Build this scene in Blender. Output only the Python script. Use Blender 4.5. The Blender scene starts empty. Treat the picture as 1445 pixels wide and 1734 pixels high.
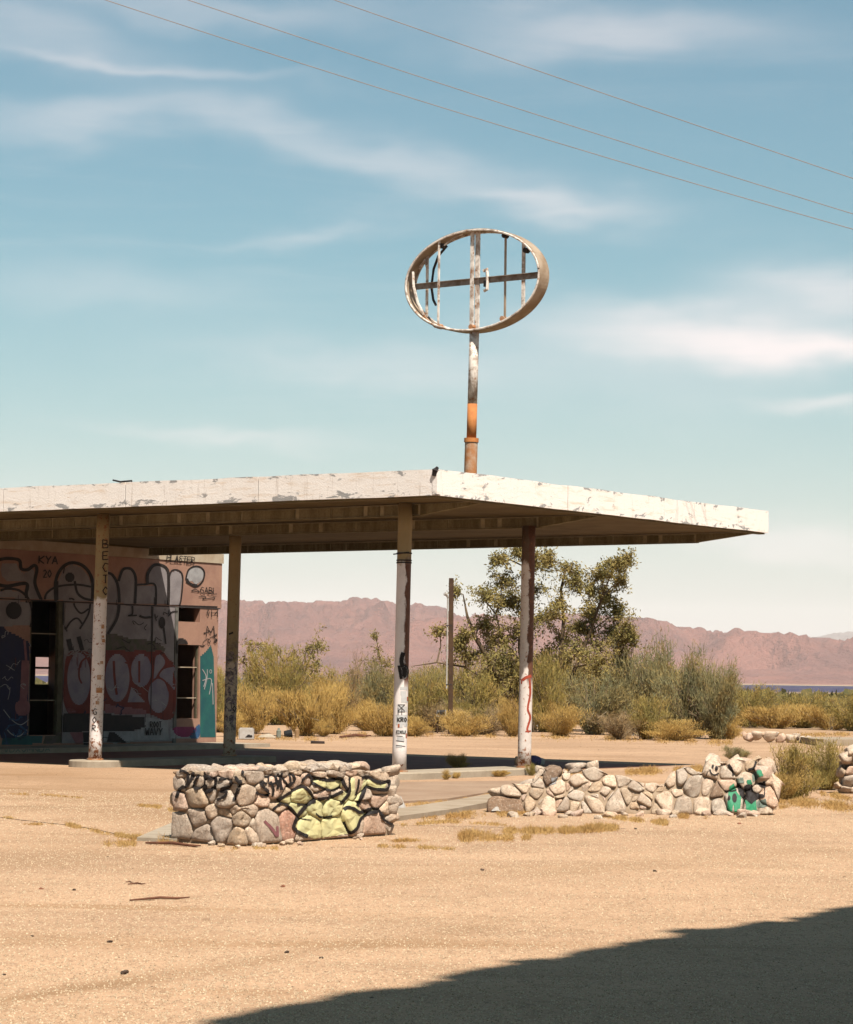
import bpy, bmesh, math, random
from mathutils import Vector, Matrix, noise
from mathutils.bvhtree import BVHTree
rnd = random.Random(7)
S = bpy.context.scene
C = S.collection
# ------------------------------------------------------------------ camera
F = 4346.9; PIT = .0647; ROLL = .0129; EYE = Vector((0, 0, 1.6))
_f = Vector((0, math.cos(PIT), math.sin(PIT))); _u = Vector((0, -math.sin(PIT), math.cos(PIT))); _x = Vector((1, 0, 0))
_r = math.cos(ROLL)*_x + math.sin(ROLL)*_u; _up = math.cos(ROLL)*_u - math.sin(ROLL)*_x
cam = bpy.data.cameras.new('camera'); cam.lens = F/1445*36; cam.sensor_width = 36; cam.sensor_fit = 'HORIZONTAL'
cam.clip_start = .1; cam.clip_end = 90000
co = bpy.data.objects.new('camera', cam); C.objects.link(co)
M = Matrix(((_r.x, _up.x, -_f.x, 0), (_r.y, _up.y, -_f.y, 0), (_r.z, _up.z, -_f.z, 0), (0, 0, 0, 1)))
co.matrix_world = Matrix.Translation(EYE) @ M
S.camera = co
# ------------------------------------------------------------------ light
SUNV = Vector((.235, -.60, 1.0)).normalized()
sl = bpy.data.lights.new('sun', 'SUN'); sl.energy = 5.0; sl.angle = math.radians(.6); sl.color = (1, .95, .86)
so = bpy.data.objects.new('sun', sl); C.objects.link(so)
so.rotation_euler = SUNV.to_track_quat('Z', 'Y').to_euler(); so.location = (20, -30, 60)
S.view_settings.view_transform = 'Standard'; S.view_settings.look = 'None'
S.view_settings.exposure = 1.15; S.view_settings.gamma = 1; S.view_settings.use_curve_mapping = False
W = bpy.data.worlds.new('World'); S.world = W; W.use_nodes = True


class NB:
    """small node builder"""
    def __init__(s, tree): s.t = tree; s.n = tree.nodes; s.l = tree.links
    def set(s, node, key, v):
        i = node.inputs[key]
        if isinstance(v, bpy.types.NodeSocket): s.l.new(v, i)
        else: i.default_value = v
    def math(s, op, a, b=0, c=None, clamp=False):
        m = s.n.new('ShaderNodeMath'); m.operation = op; m.use_clamp = clamp
        s.set(m, 0, a); s.set(m, 1, b)
        if c is not None: s.set(m, 2, c)
        return m.outputs[0]
    def mix(s, f, a, b, mode='MIX'):
        m = s.n.new('ShaderNodeMix'); m.data_type = 'RGBA'; m.blend_type = mode
        s.set(m, 0, f); s.set(m, 6, a if not isinstance(a, tuple) else (*a, 1)[:4]); s.set(m, 7, b if not isinstance(b, tuple) else (*b, 1)[:4])
        return m.outputs[2]
    def noise(s, vec, scale, detail=4, rough=.55, dist=0):
        m = s.n.new('ShaderNodeTexNoise'); s.l.new(vec, m.inputs['Vector'])
        m.inputs['Scale'].default_value = scale; m.inputs['Detail'].default_value = detail
        m.inputs['Roughness'].default_value = rough; m.inputs['Distortion'].default_value = dist
        return m.outputs['Fac']
    def ramp(s, f, a, b, smooth=True):
        m = s.n.new('ShaderNodeMapRange'); m.interpolation_type = 'SMOOTHSTEP' if smooth else 'LINEAR'; s.set(m, 0, f)
        m.inputs[1].default_value = a; m.inputs[2].default_value = b
        return m.outputs[0]
    def mapping(s, vec, loc=(0, 0, 0), rot=(0, 0, 0), sc=(1, 1, 1)):
        m = s.n.new('ShaderNodeMapping'); s.l.new(vec, m.inputs[0])
        m.inputs[1].default_value = loc; m.inputs[2].default_value = rot; m.inputs[3].default_value = sc
        return m.outputs[0]
    def comb(s, x, y, z=0):
        m = s.n.new('ShaderNodeCombineXYZ'); s.set(m, 0, x); s.set(m, 1, y); s.set(m, 2, z); return m.outputs[0]
    def sep(s, v):
        m = s.n.new('ShaderNodeSeparateXYZ'); s.l.new(v, m.inputs[0]); return m.outputs


def build_world():
    b = NB(W.node_tree); bg = b.n['Background']
    sky = b.n.new('ShaderNodeTexSky'); sky.sky_type = 'NISHITA'; sky.sun_disc = False
    sky.sun_elevation = math.asin(SUNV.z); sky.sun_rotation = math.atan2(SUNV.x, SUNV.y)
    sky.air_density = 1.0; sky.dust_density = 1.2; sky.ozone_density = 1.6
    tc = b.n.new('ShaderNodeTexCoord'); d = tc.outputs['Generated']
    x, y, z = b.sep(d)
    az = b.math('ARCTAN2', x, y); el = b.math('ARCSINE', z)
    col = b.mix(1.0, sky.outputs[0], SKY_TINT, 'MULTIPLY')
    # desert film palette: warm pale band at the horizon, teal above
    hz = b.ramp(el, -.02, .19, False)
    hz = b.math('POWER', b.math('SUBTRACT', 1, hz, clamp=True), 2.3)
    col = b.mix(b.math('MULTIPLY', hz, .82), col, HORIZON)
    # thin cirrus: streaks that sink slightly to the right, everywhere on the dome
    P = b.comb(az, el)
    Pr = b.mapping(P, rot=(0, 0, .14), sc=(5, 34, 1))
    n1 = b.noise(Pr, 1.6, 7, .62, .6)
    n2 = b.noise(b.mapping(P, loc=(3, 1, 0), rot=(0, 0, .10), sc=(3, 14, 1)), 1.3, 4, .5, .3)
    n3 = b.noise(b.mapping(P, loc=(9, 5, 0), rot=(0, 0, .16), sc=(16, 120, 1)), 1.5, 5, .6, .8)
    c = b.math('MULTIPLY', b.ramp(n1, .42, .78), b.ramp(n2, .38, .68))
    c = b.math('MULTIPLY', c, .10)
    blobs = CLOUDS
    wob = b.math('MULTIPLY', b.math('SUBTRACT', b.noise(b.mapping(P, sc=(9, 22, 1)), 1.5, 3, .5), .5), .035)
    for px, py, rx, ry, ang, st in blobs:
        a0 = (px-722)/F; e0 = (1147+.0129*(px-722)-py)/F
        dx = b.math('SUBTRACT', az, a0); dy = b.math('ADD', b.math('SUBTRACT', el, e0), wob)
        ca, sa = math.cos(ang), math.sin(ang)
        u = b.math('ADD', b.math('MULTIPLY', dx, ca*F/rx), b.math('MULTIPLY', dy, -sa*F/rx))
        v = b.math('ADD', b.math('MULTIPLY', dx, sa*F/ry), b.math('MULTIPLY', dy, ca*F/ry))
        r2 = b.math('ADD', b.math('MULTIPLY', u, u), b.math('MULTIPLY', v, v))
        g = b.math('EXPONENT', b.math('MULTIPLY', r2, -1.0))
        g = b.math('MULTIPLY', g, b.math('MULTIPLY_ADD', n3, .22, .8))
        g = b.math('MULTIPLY', g, b.math('MULTIPLY_ADD', n1, .7, .55))
        c = b.math('ADD', c, b.math('MULTIPLY', g, min(.95, st*1.3)))
    c = b.math('MINIMUM', c, .86)
    col = b.mix(c, col, CLOUDCOL)
    b.l.new(col, bg.inputs[0]); bg.inputs[1].default_value = SKYK


SKYK = .053
SKY_TINT = (.60, .92, .84)
HORIZON = (10.8, 8.5, 8.2)
CLOUDCOL = (9.4, 8.3, 8.1)
CLOUDS = [(1230, 572, 300, 42, .06, .62), (1420, 600, 200, 30, .0, .36), (1400, 490, 180, 46, -.03, .42), (640, 262, 330, 34, .22, .27), (960, 348, 150, 18, .12, .24),
          (150, 215, 230, 30, -.05, .24), (60, 75, 200, 40, .15, .20), (220, 122, 240, 12, .08, .24), (330, 30, 330, 26, .1, .18),
          (1040, 60, 260, 46, .05, .3), (1400, 705, 120, 14, .15, .32), (380, 738, 190, 13, .10, .25), (560, 610, 260, 26, .05, .16),
          (1320, 912, 240, 26, 0, .4), (160, 500, 240, 40, .05, .15), (1000, 640, 420, 60, .05, .15), (480, 410, 120, 12, 0, .16)]
build_world()


# ------------------------------------------------------------------ pixel geometry (photo pixels -> places in the world)
def ray(px, py):
    return (_f + _r*((px-722.5)/F) - _up*((py-867)/F))
def on_z(px, py, z):
    d = ray(px, py); return EYE + d*((z-EYE.z)/d.z)
def on_Y(px, py, Y):
    d = ray(px, py); return EYE + d*(Y/d.y)
def on_pl(px, py, p, n):
    d = ray(px, py); return EYE + d*((p-EYE).dot(n)/d.dot(n))
TH = .6178
U = Vector((-math.cos(TH), math.sin(TH), 0)); V = Vector((math.sin(TH), math.cos(TH), 0)); Z = Vector((0, 0, 1))
C0 = Vector((.178, 46.02, 0))
def cw(u, v, z=0): return C0 + U*u + V*v + Z*z
def uv(p): q = p - C0; return q.dot(U), q.dot(V)
ZS, FH, ZB, WID, LEN = 4.887, .48, 4.677, 12.70, 18.0
GZ = -.30


# ------------------------------------------------------------------ materials
MATS = {}
def mat(name, fn):
    if name in MATS: return MATS[name]
    m = bpy.data.materials.new(name); m.use_nodes = True; b = NB(m.node_tree)
    p = b.n['Principled BSDF']; p.inputs['Roughness'].default_value = .85
    try: p.inputs['Specular IOR Level'].default_value = .25
    except Exception: pass
    fn(b, p); MATS[name] = m; return m
def coord(b, kind='Object'):
    if kind == 'World':
        g = b.n.new('ShaderNodeNewGeometry'); return g.outputs['Position']
    return b.n.new('ShaderNodeTexCoord').outputs[kind]
def bump(b, p, h, strength=.5, dist=.02):
    m = b.n.new('ShaderNodeBump'); b.l.new(h, m.inputs['Height']); m.inputs['Strength'].default_value = strength
    m.inputs['Distance'].default_value = dist; b.l.new(m.outputs[0], p.inputs['Normal'])
def simple(name, c1, c2=None, scale=6, bumpd=.004, rough=.85, obj=False, grain=.25):
    """two-tone worn surface with fine grain"""
    c2 = c2 or tuple(v*.7 for v in c1)
    def fn(b, p):
        v = coord(b, 'World')
        n = b.noise(v, scale, 5, .6); f = b.noise(v, scale*14, 3, .7)
        col = b.mix(b.ramp(n, .35, .68), c1, c2)
        col = b.mix(b.math('MULTIPLY', b.ramp(f, .35, .7), grain), col, tuple(x*.55 for x in c1))
        if obj:
            oi = b.n.new('ShaderNodeObjectInfo')
            k = b.math('MULTIPLY_ADD', oi.outputs['Random'], .5, .72)
            col = b.mix(1, col, b.comb(k, k, k), 'MULTIPLY')
        b.l.new(col, p.inputs['Base Color']); p.inputs['Roughness'].default_value = rough
        bump(b, p, b.math('ADD', n, b.math('MULTIPLY', f, .5)), .6, bumpd)
    return mat(name, fn)


def m_ground(b, p):
    v = coord(b, 'World'); x, y, z = b.sep(v)
    big = b.noise(b.mapping(v, rot=(0, 0, .5), sc=(.16, .30, 1)), 1.0, 6, .62, .5)
    med = b.noise(v, 1.1, 5, .6); v3 = b.mapping(v, rot=(0, 0, .2), sc=(1, .34, 1)); fine = b.noise(v3, 9, 5, .8); peb = b.noise(v3, 34, 3, .85)
    col = b.mix(b.ramp(big, .35, .7), (.68, .42, .25), (.50, .30, .175))
    col = b.mix(b.math('MULTIPLY', b.ramp(med, .42, .7), .35), col, (.44, .27, .15))
    # rough tarmac: pale and dark chippings
    near = b.ramp(y, 60, 8)
    col = b.mix(b.math('MULTIPLY', b.ramp(peb, .52, .62), .55), col, (.24, .14, .075))
    col = b.mix(b.math('MULTIPLY', b.ramp(fine, .52, .66), .5), col, (.30, .17, .09))
    vo = b.n.new('ShaderNodeTexVoronoi'); b.l.new(v3, vo.inputs['Vector']); vo.inputs['Scale'].default_value = 26
    col = b.mix(b.math('MULTIPLY', b.ramp(vo.outputs['Distance'], .24, .08), .45), col, (.95, .76, .54))
    # drifted sand and tyre streaks in the road direction
    st = b.noise(b.mapping(v, rot=(0, 0, -.12), sc=(.14, .55, 1)), 1.0, 6, .65, .6)
    col = b.mix(b.math('MULTIPLY', b.ramp(st, .54, .72), .6), col, (.36, .185, .075))
    for (ax, ay, bx, by, wd, st_) in ((-20, 1705, 230, 1665, .16, .75), (150, 1682, 600, 1600, .22, .45), (600, 1610, 830, 1560, .25, .3), (0, 1300, 340, 1390, 2.2, .45), (560, 1500, 1445, 1440, .8, .3), (0, 1470, 420, 1380, 1.2, .3)):
        A_ = on_z(ax, ay, GZ); B_ = on_z(bx, by, GZ); D_ = B_-A_; L_ = D_.length; D_.normalize()
        rx = b.math('SUBTRACT', x, A_.x); ry = b.math('SUBTRACT', y, A_.y)
        al = b.math('ADD', b.math('MULTIPLY', rx, D_.x), b.math('MULTIPLY', ry, D_.y)); pe = b.math('ADD', b.math('MULTIPLY', rx, -D_.y), b.math('MULTIPLY', ry, D_.x))
        pe = b.math('ADD', pe, b.math('MULTIPLY', b.math('SUBTRACT', med, .5), wd*3)); g_ = b.math('EXPONENT', b.math('MULTIPLY', b.math('MULTIPLY', pe, pe), -1/(wd*wd)))
        g_ = b.math('MULTIPLY', g_, b.math('MULTIPLY', b.ramp(al, -.5, .5), b.ramp(al, L_+.5, L_-.5)))
        col = b.mix(b.math('MULTIPLY', g_, st_), col, (.34, .185, .085))
    # far desert floor: scrub brown, dark purple flat, pale playa line
    far = b.ramp(y, 95, 140)
    sc = b.noise(b.mapping(v, sc=(.03, .008, 1)), 1, 5, .7)
    dcol = b.mix(b.ramp(sc, .4, .62), (.30, .22, .11), (.13, .105, .045))
    col = b.mix(far, col, dcol)
    pw = b.noise(b.mapping(v, sc=(.0016, .003, 1)), 1, 4, .7)
    yy = b.math('ADD', y, b.math('MULTIPLY', b.math('SUBTRACT', pw, .5), 260))
    dark_flat = b.math('MULTIPLY', b.ramp(yy, 520, 600), b.ramp(yy, 2300, 1900))
    sp = b.noise(b.mapping(v, sc=(.05, .01, 1)), 1, 4, .8)
    col = b.mix(b.ramp(y, 330, 420), col, (.34, .23, .15))
    col = b.mix(dark_flat, col, b.mix(b.ramp(sp, .45, .65), (.06, .055, .12), (.13, .10, .14)))
    col = b.mix(b.ramp(yy, 1950, 2150), col, (.56, .42, .25))
    col = b.mix(b.ramp(y, 2500, 2900), col, (.38, .205, .15)); col = b.mix(b.ramp(y, 4200, 5600), col, (.44, .215, .17))
    b.l.new(col, p.inputs['Base Color']); p.inputs['Roughness'].default_value = .95
    bump(b, p, b.math('ADD', fine, b.math('MULTIPLY', peb, .8)), .55, .012)
G_MAT = mat('sandy_tarmac', m_ground)

def m_fascia(b, p):
    v = coord(b, 'World'); u_ = b.mapping(v, rot=(0, 0, .3), sc=(1, 1, 2.4))
    n = b.noise(u_, 2.2, 7, .68, .5); f = b.noise(v, 30, 4, .7); w = b.noise(b.mapping(v, sc=(1, 1, 7)), 1.6, 5, .7, .4)
    x, y, z = b.sep(v)
    col = b.mix(b.ramp(w, .5, .72), (.86, .775, .71), (.74, .59, .47))
    low = b.ramp(z, ZS+.22, ZS+.02); hi = b.ramp(z, ZS+.38, ZS+.47)
    edge = b.math('MULTIPLY', b.math('ADD', low, hi), .10)
    chip = b.ramp(b.math('ADD', n, edge), .625, .665)
    col = b.mix(chip, col, b.mix(f, (.24, .22, .21), (.42, .40, .38)))
    chip2 = b.ramp(b.noise(b.mapping(v, loc=(4, 2, 1), sc=(1, 1, 3)), 3.4, 6, .7), .66, .70)
    col = b.mix(b.math('MULTIPLY', chip2, .6), col, (.52, .30, .15))
    col = b.mix(b.math('MULTIPLY', b.ramp(f, .5, .75), .16), col, (.45, .38, .33))
    sr = b.noise(b.mapping(v, sc=(5, 5, .5)), 2.0, 5, .7, .2)
    col = b.mix(b.math('MULTIPLY', b.ramp(sr, .56, .72), .5), col, (.42, .33, .27))
    b.l.new(col, p.inputs['Base Color']); bump(b, p, b.math('ADD', n, f), .5, .012)
FASCIA = mat('peeling_white_paint', m_fascia)

def m_beam(b, p):
    v = coord(b, 'World'); n = b.noise(b.mapping(v, sc=(3, 3, .6)), 1.5, 6, .7, .3); f = b.noise(v, 25, 4, .7)
    col = b.mix(b.ramp(n, .38, .62), (.21, .165, .075), (.36, .295, .16))
    col = b.mix(b.math('MULTIPLY', b.ramp(f, .4, .7), .4), col, (.08, .055, .03))
    b.l.new(col, p.inputs['Base Color']); bump(b, p, n, .3, .005)
BEAM = mat('stained_beam_paint', m_beam)
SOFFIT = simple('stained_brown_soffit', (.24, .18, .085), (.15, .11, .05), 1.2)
MORTAR_LINE = simple('pale_joint_filler', (.60, .50, .31), (.42, .34, .2), 9)
CONC = simple('sunbleached_concrete', (.62, .50, .37), (.50, .385, .27), 3, .006)
KERBM = simple('dusty_concrete_kerb', (.60, .46, .33), (.47, .34, .22), 2, .006)
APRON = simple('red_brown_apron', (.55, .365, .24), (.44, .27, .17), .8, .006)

def column_mat(name, thr, blotch=.0, low_rust=.64, redz=None, olive=(.30, .215, .10), white=(.66, .58, .54), dark_side=None):
    def fn(b, p):
        v = coord(b, 'World'); x, y, z = b.sep(v)
        n = b.noise(b.mapping(v, sc=(1, 1, .6)), 5, 6, .7, .4); f = b.noise(v, 45, 3, .7); m = b.noise(v, 12, 5, .75)
        w = b.mix(b.ramp(n, .4, .7), white, tuple(c*.82 for c in white))
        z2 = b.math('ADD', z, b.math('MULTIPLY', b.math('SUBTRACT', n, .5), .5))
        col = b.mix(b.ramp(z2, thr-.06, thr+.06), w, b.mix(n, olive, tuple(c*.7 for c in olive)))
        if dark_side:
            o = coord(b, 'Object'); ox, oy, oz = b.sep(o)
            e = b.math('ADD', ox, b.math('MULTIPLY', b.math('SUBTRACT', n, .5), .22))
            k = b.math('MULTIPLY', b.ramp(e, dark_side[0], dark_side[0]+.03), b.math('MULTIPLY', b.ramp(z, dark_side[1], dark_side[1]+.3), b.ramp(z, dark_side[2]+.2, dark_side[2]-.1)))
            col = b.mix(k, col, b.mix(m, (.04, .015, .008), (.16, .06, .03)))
        r = b.ramp(b.math('ADD', m, b.math('MULTIPLY', b.ramp(z, .5, -.16), .10)), low_rust, low_rust+.03)
        col = b.mix(r, col, b.mix(f, (.30, .10, .03), (.14, .055, .03)))
        if blotch:
            k = b.math('MULTIPLY', b.ramp(b.noise(v, 7, 6, .8, .6), .47, .53), b.math('MULTIPLY', b.ramp(z, 2.7, 1.8), b.ramp(z, .1, .6)))
            g = b.mix(b.ramp(b.noise(v, 20, 3, .6), .4, .6), (.02, .02, .025), b.mix(f, (.22, .09, .05), (.10, .13, .22)))
            col = b.mix(b.math('MULTIPLY', k, blotch), col, g)
        col = b.mix(b.math('MULTIPLY', b.ramp(f, .5, .75), .22), col, (.25, .2, .16))
        b.l.new(col, p.inputs['Base Color']); bump(b, p, b.math('ADD', m, f), .35, .004); p.inputs['Roughness'].default_value = .6
    return mat(name, fn)

def m_stone(b, p):
    v = coord(b, 'World'); oi = b.n.new('ShaderNodeObjectInfo')
    n = b.noise(v, 7, 6, .65, .3); f = b.noise(v, 48, 4, .8); q = b.noise(v, 22, 4, .7, 1.0)
    base = b.mix(oi.outputs['Random'], (.72, .545, .40), (.62, .50, .40))
    oc = oi.outputs['Color']
    base = b.mix(1, base, oc, 'MULTIPLY')
    col = b.mix(b.math('MULTIPLY', b.ramp(n, .4, .68), .5), base, b.mix(1, base, (.62, .50, .42), 'MULTIPLY'))
    col = b.mix(b.math('MULTIPLY', b.ramp(q, .55, .7), .3), col, (.30, .17, .09))
    col = b.mix(b.math('MULTIPLY', b.ramp(f, .50, .64), .5), col, (.26, .18, .12)); col = b.mix(b.math('MULTIPLY', b.ramp(b.noise(b.mapping(v, loc=(5, 5, 5)), 40, 4, .8), .54, .66), .4), col, (.86, .74, .60))
    b.l.new(col, p.inputs['Base Color']); cr = b.noise(v, 14, 5, .8, 1.5); cr = b.ramp(b.math('ABSOLUTE', b.math('SUBTRACT', cr, .5)), .0, .02); bump(b, p, b.math('ADD', b.math('ADD', n, b.math('MULTIPLY', f, .5)), b.math('MULTIPLY', cr, .25)), .9, .02)
STONE = mat('desert_fieldstone', m_stone)
MORTAR = simple('sandy_wall_mortar', (.52, .36, .24), (.38, .25, .15), 8, .02)

def m_rustwhite(b, p):
    v = coord(b, 'World'); n = b.noise(v, 5, 6, .7, .5); f = b.noise(v, 40, 4, .7)
    col = b.mix(b.ramp(n, .44, .60), (.80, .71, .63), (.40, .31, .25))
    col = b.mix(b.math('MULTIPLY', b.ramp(b.noise(b.mapping(v, loc=(3, 3, 3)), 9, 5, .7), .56, .62), .85), col, (.30, .13, .05))
    col = b.mix(b.math('MULTIPLY', f, .2), col, (.15, .1, .07))
    b.l.new(col, p.inputs['Base Color']); bump(b, p, n, .4, .004); p.inputs['Roughness'].default_value = .65
RW = mat('rusted_white_steel', m_rustwhite)
RIMM = simple('weathered_bronze_rim', (.66, .50, .36), (.40, .26, .15), 2.4, .004, .55)
RUST = simple('orange_rust', (.50, .19, .055), (.38, .13, .04), 4)
RUSTP = simple('streaky_rust', (.42, .17, .06), (.50, .36, .26), 6)
DARKS = simple('dark_steel', (.07, .055, .05), (.04, .03, .03), 8)
WOODP = simple('dark_weathered_timber', (.13, .065, .03), (.08, .04, .02), 5)
TWIG = simple('dry_branch', (.34, .235, .13), (.20, .13, .07), 5)
BARK = simple('desert_tree_bark', (.22, .14, .075), (.12, .07, .035), 4)
WHITE = simple('dirty_white', (.75, .68, .62), (.6, .52, .45), 6)
BLACKM = simple('soot_black', (.012, .012, .014), (.02, .02, .02), 4)
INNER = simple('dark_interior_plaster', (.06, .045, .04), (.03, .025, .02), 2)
def m_wallpaint(b, p):
    v = coord(b, 'World'); n = b.noise(v, 1.3, 6, .65, .3); f = b.noise(v, 22, 4, .7)
    col = b.mix(b.ramp(n, .35, .7), (.44, .245, .17), (.34, .18, .13))
    col = b.mix(b.math('MULTIPLY', b.ramp(f, .45, .75), .3), col, (.30, .15, .09))
    b.l.new(col, p.inputs['Base Color']); bump(b, p, f, .4, .004)
SALMON = mat('salmon_plaster', m_wallpaint)
CAPM = simple('cream_cap', (.66, .53, .38), (.55, .40, .26), 3)
FRAME = simple('olive_door_frame', (.18, .15, .085), (.11, .09, .05), 6)
def spray(name, c, c2=None, sc=5): return simple('spray_'+name, c, c2 or tuple(v*.75 for v in c), sc, .001, .7, grain=.2)
P_BLACK = spray('black', (.022, .014, .012), (.04, .025, .02))
P_SILV = spray('silver', (.52, .45, .44), (.36, .30, .30), 1.7)
P_RED = spray('red', (.34, .04, .02), (.24, .03, .02))
P_NAVY = spray('navy', (.018, .02, .10), (.03, .025, .08), 2)
P_TEAL = spray('teal', (.02, .14, .15), (.03, .20, .17), 3)
P_PINK = spray('pink', (.50, .19, .19), (.38, .13, .15))
P_MAG = spray('magenta', (.45, .03, .16))
P_WHITE = spray('white', (.66, .62, .60), (.5, .46, .45))
P_OLIVE = spray('olive', (.12, .12, .05), (.20, .13, .12), 6)
P_MAUVE = spray('mauve', (.50, .42, .46), (.34, .28, .37), 2.2)
P_YEL = spray('yellow', (.95, .82, .40), (.78, .72, .38), 4)
P_GREEN = spray('green', (.03, .33, .14), (.10, .40, .22), 5)
P_LGREY = spray('greygreen', (.36, .42, .33))
P_BLUE = spray('blue', (.05, .16, .34))

def leafmat(name, a, b_, tr=.25, hue=None):
    def fn(b, p):
        v = coord(b, 'World'); n = b.noise(v, 1.1, 4, .7); f = b.noise(v, 9, 3, .7)
        col = b.mix(b.ramp(n, .35, .66), a, b_)
        if hue: # dry straw-coloured lower growth: the plant's own colour
            col = b.mix(b.ramp(b.noise(v, 2.6, 3, .6), .5, .62), col, hue)
        col = b.mix(b.math('MULTIPLY', b.ramp(f, .4, .7), .35), col, tuple(c*.5 for c in a))
        t = b.n.new('ShaderNodeBsdfTranslucent'); b.l.new(col, t.inputs[0]); b.l.new(col, p.inputs['Base Color'])
        ms = b.n.new('ShaderNodeMixShader'); ms.inputs[0].default_value = tr
        b.l.new(p.outputs[0], ms.inputs[1]); b.l.new(t.outputs[0], ms.inputs[2])
        b.l.new(ms.outputs[0], b.n['Material Output'].inputs[0])
    return mat(name, fn)
L_GOLD = leafmat('golden_brush', (.56, .36, .11), (.44, .27, .08), .3)
L_OLIVE = leafmat('olive_brush', (.27, .215, .065), (.40, .28, .075), .3, (.42, .27, .08))
L_GREEN = leafmat('sage_brush', (.20, .19, .10), (.30, .23, .09), .25, (.36, .25, .09))
L_TREE = leafmat('mesquite_leaf', (.20, .165, .05), (.31, .22, .07), .25)
L_DRY = leafmat('straw_grass', (.56, .35, .13), (.46, .25, .08), .3)
L_TAN = leafmat('tan_twigs', (.42, .27, .12), (.50, .33, .16), .2)


# ------------------------------------------------------------------ object helpers
def tag(o, label=None, cat=None, group=None, kind=None):
    if label: o['label'] = label
    if cat: o['category'] = cat
    if group: o['group'] = group
    if kind: o['kind'] = kind
    return o
def thing(name, loc=(0, 0, 0), label=None, cat=None, group=None):
    o = bpy.data.objects.new(name, None); C.objects.link(o); o.location = loc; o.empty_display_size = .3
    return tag(o, label, cat, group)
def link(name, me, m=None, parent=None):
    o = bpy.data.objects.new(name, me); C.objects.link(o)
    if m and not me.materials: me.materials.append(m)
    if parent: attach(o, parent)
    return o
def attach(o, parent):
    o.parent = parent; o.matrix_parent_inverse = Matrix.Translation(-world_loc(parent))
def world_loc(o):
    return o.location + (world_loc(o.parent) - world_loc(o.parent) if o.parent else Vector())
def pyd(name, vs, fs, m=None, parent=None, smooth=False):
    me = bpy.data.meshes.new(name); me.from_pydata([tuple(v) for v in vs], [], fs); me.update()
    if smooth: me.polygons.foreach_set('use_smooth', [True]*len(me.polygons))
    return link(name, me, m, parent)
class MB:
    def __init__(s): s.v = []; s.f = []
    def add(s, vs, fs):
        k = len(s.v); s.v += [Vector(v) for v in vs]; s.f += [tuple(i+k for i in f) for f in fs]
    def box(s, o, a, b, c):
        """box from corner o with edge vectors a, b, c"""
        o, a, b, c = map(Vector, (o, a, b, c))
        if a.cross(b).dot(c) < 0: a, b = b, a
        s.add([o, o+a, o+a+b, o+b, o+c, o+a+c, o+a+b+c, o+b+c], [(3, 2, 1, 0), (4, 5, 6, 7), (0, 1, 5, 4), (1, 2, 6, 5), (2, 3, 7, 6), (3, 0, 4, 7)])
    def tube(s, pts, r, n=8, cap=True):
        pts = [Vector(p) for p in pts]; R = r if isinstance(r, (list, tuple)) else [r]*len(pts)
        k = len(s.v); ref = Vector((.31, .2, .93))
        for i, p in enumerate(pts):
            t = (pts[min(i+1, len(pts)-1)]-pts[max(i-1, 0)]).normalized()
            if abs(t.dot(ref)) > .98: ref = Vector((1, .1, 0))
            a = t.cross(ref).normalized(); b_ = t.cross(a)
            for j in range(n):
                g = 2*math.pi*j/n; s.v.append(p + (a*math.cos(g)+b_*math.sin(g))*R[i])
        for i in range(len(pts)-1):
            for j in range(n):
                j2 = (j+1) % n; s.f.append((k+i*n+j, k+i*n+j2, k+(i+1)*n+j2, k+(i+1)*n+j))
        if cap:
            s.f.append(tuple(k+j for j in range(n-1, -1, -1))); s.f.append(tuple(k+(len(pts)-1)*n+j for j in range(n)))
    def build(s, name, m=None, parent=None, smooth=False):
        return pyd(name, s.v, s.f, m, parent, smooth)
def bevel(o, w=.01, seg=2):
    bm = bmesh.new(); bm.from_mesh(o.data)
    bmesh.ops.bevel(bm, geom=bm.edges[:], offset=w, segments=seg, affect='EDGES', clamp_overlap=True)
    bm.to_mesh(o.data); bm.free(); return o

# ------------------------------------------------------------------ ground, mountains
def gh(x, y):
    """height of the ground"""
    h = GZ
    h += .05*(noise.noise(Vector((x*.11, y*.11, 0))))*min(1, max(0, (y-2)/14))*(1 if y < 44 or y > 66 else .25)
    if y > 66: h -= .35*min(1, (y-66)/20)*0
    return h
def build_ground():
    ys = [-60, -30, -10, 0, 4]; y = 8
    while y < 60: ys.append(y); y += .8
    while y < 130: ys.append(y); y += 3
    while y < 26000: ys.append(y); y *= 1.25
    ts = [i/60 for i in range(-60, 61)]
    vs = []; fs = []
    for y in ys:
        w = 30 + max(y, 0)*1.0
        for t in ts:
            tt = math.copysign(abs(t)**1.5, t) if t else 0
            x = tt*w*1.0; z = gh(x, y)
            vs.append((x, y, z))
    n = len(ts)
    for i in range(len(ys)-1):
        for j in range(n-1): fs.append((i*n+j, i*n+j+1, (i+1)*n+j+1, (i+1)*n+j))
    o = pyd('ground', vs, fs, G_MAT, smooth=True); tag(o, 'pale sandy tarmac and desert floor running out to the mountains', kind='structure'); return o
ground = build_ground()

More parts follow.
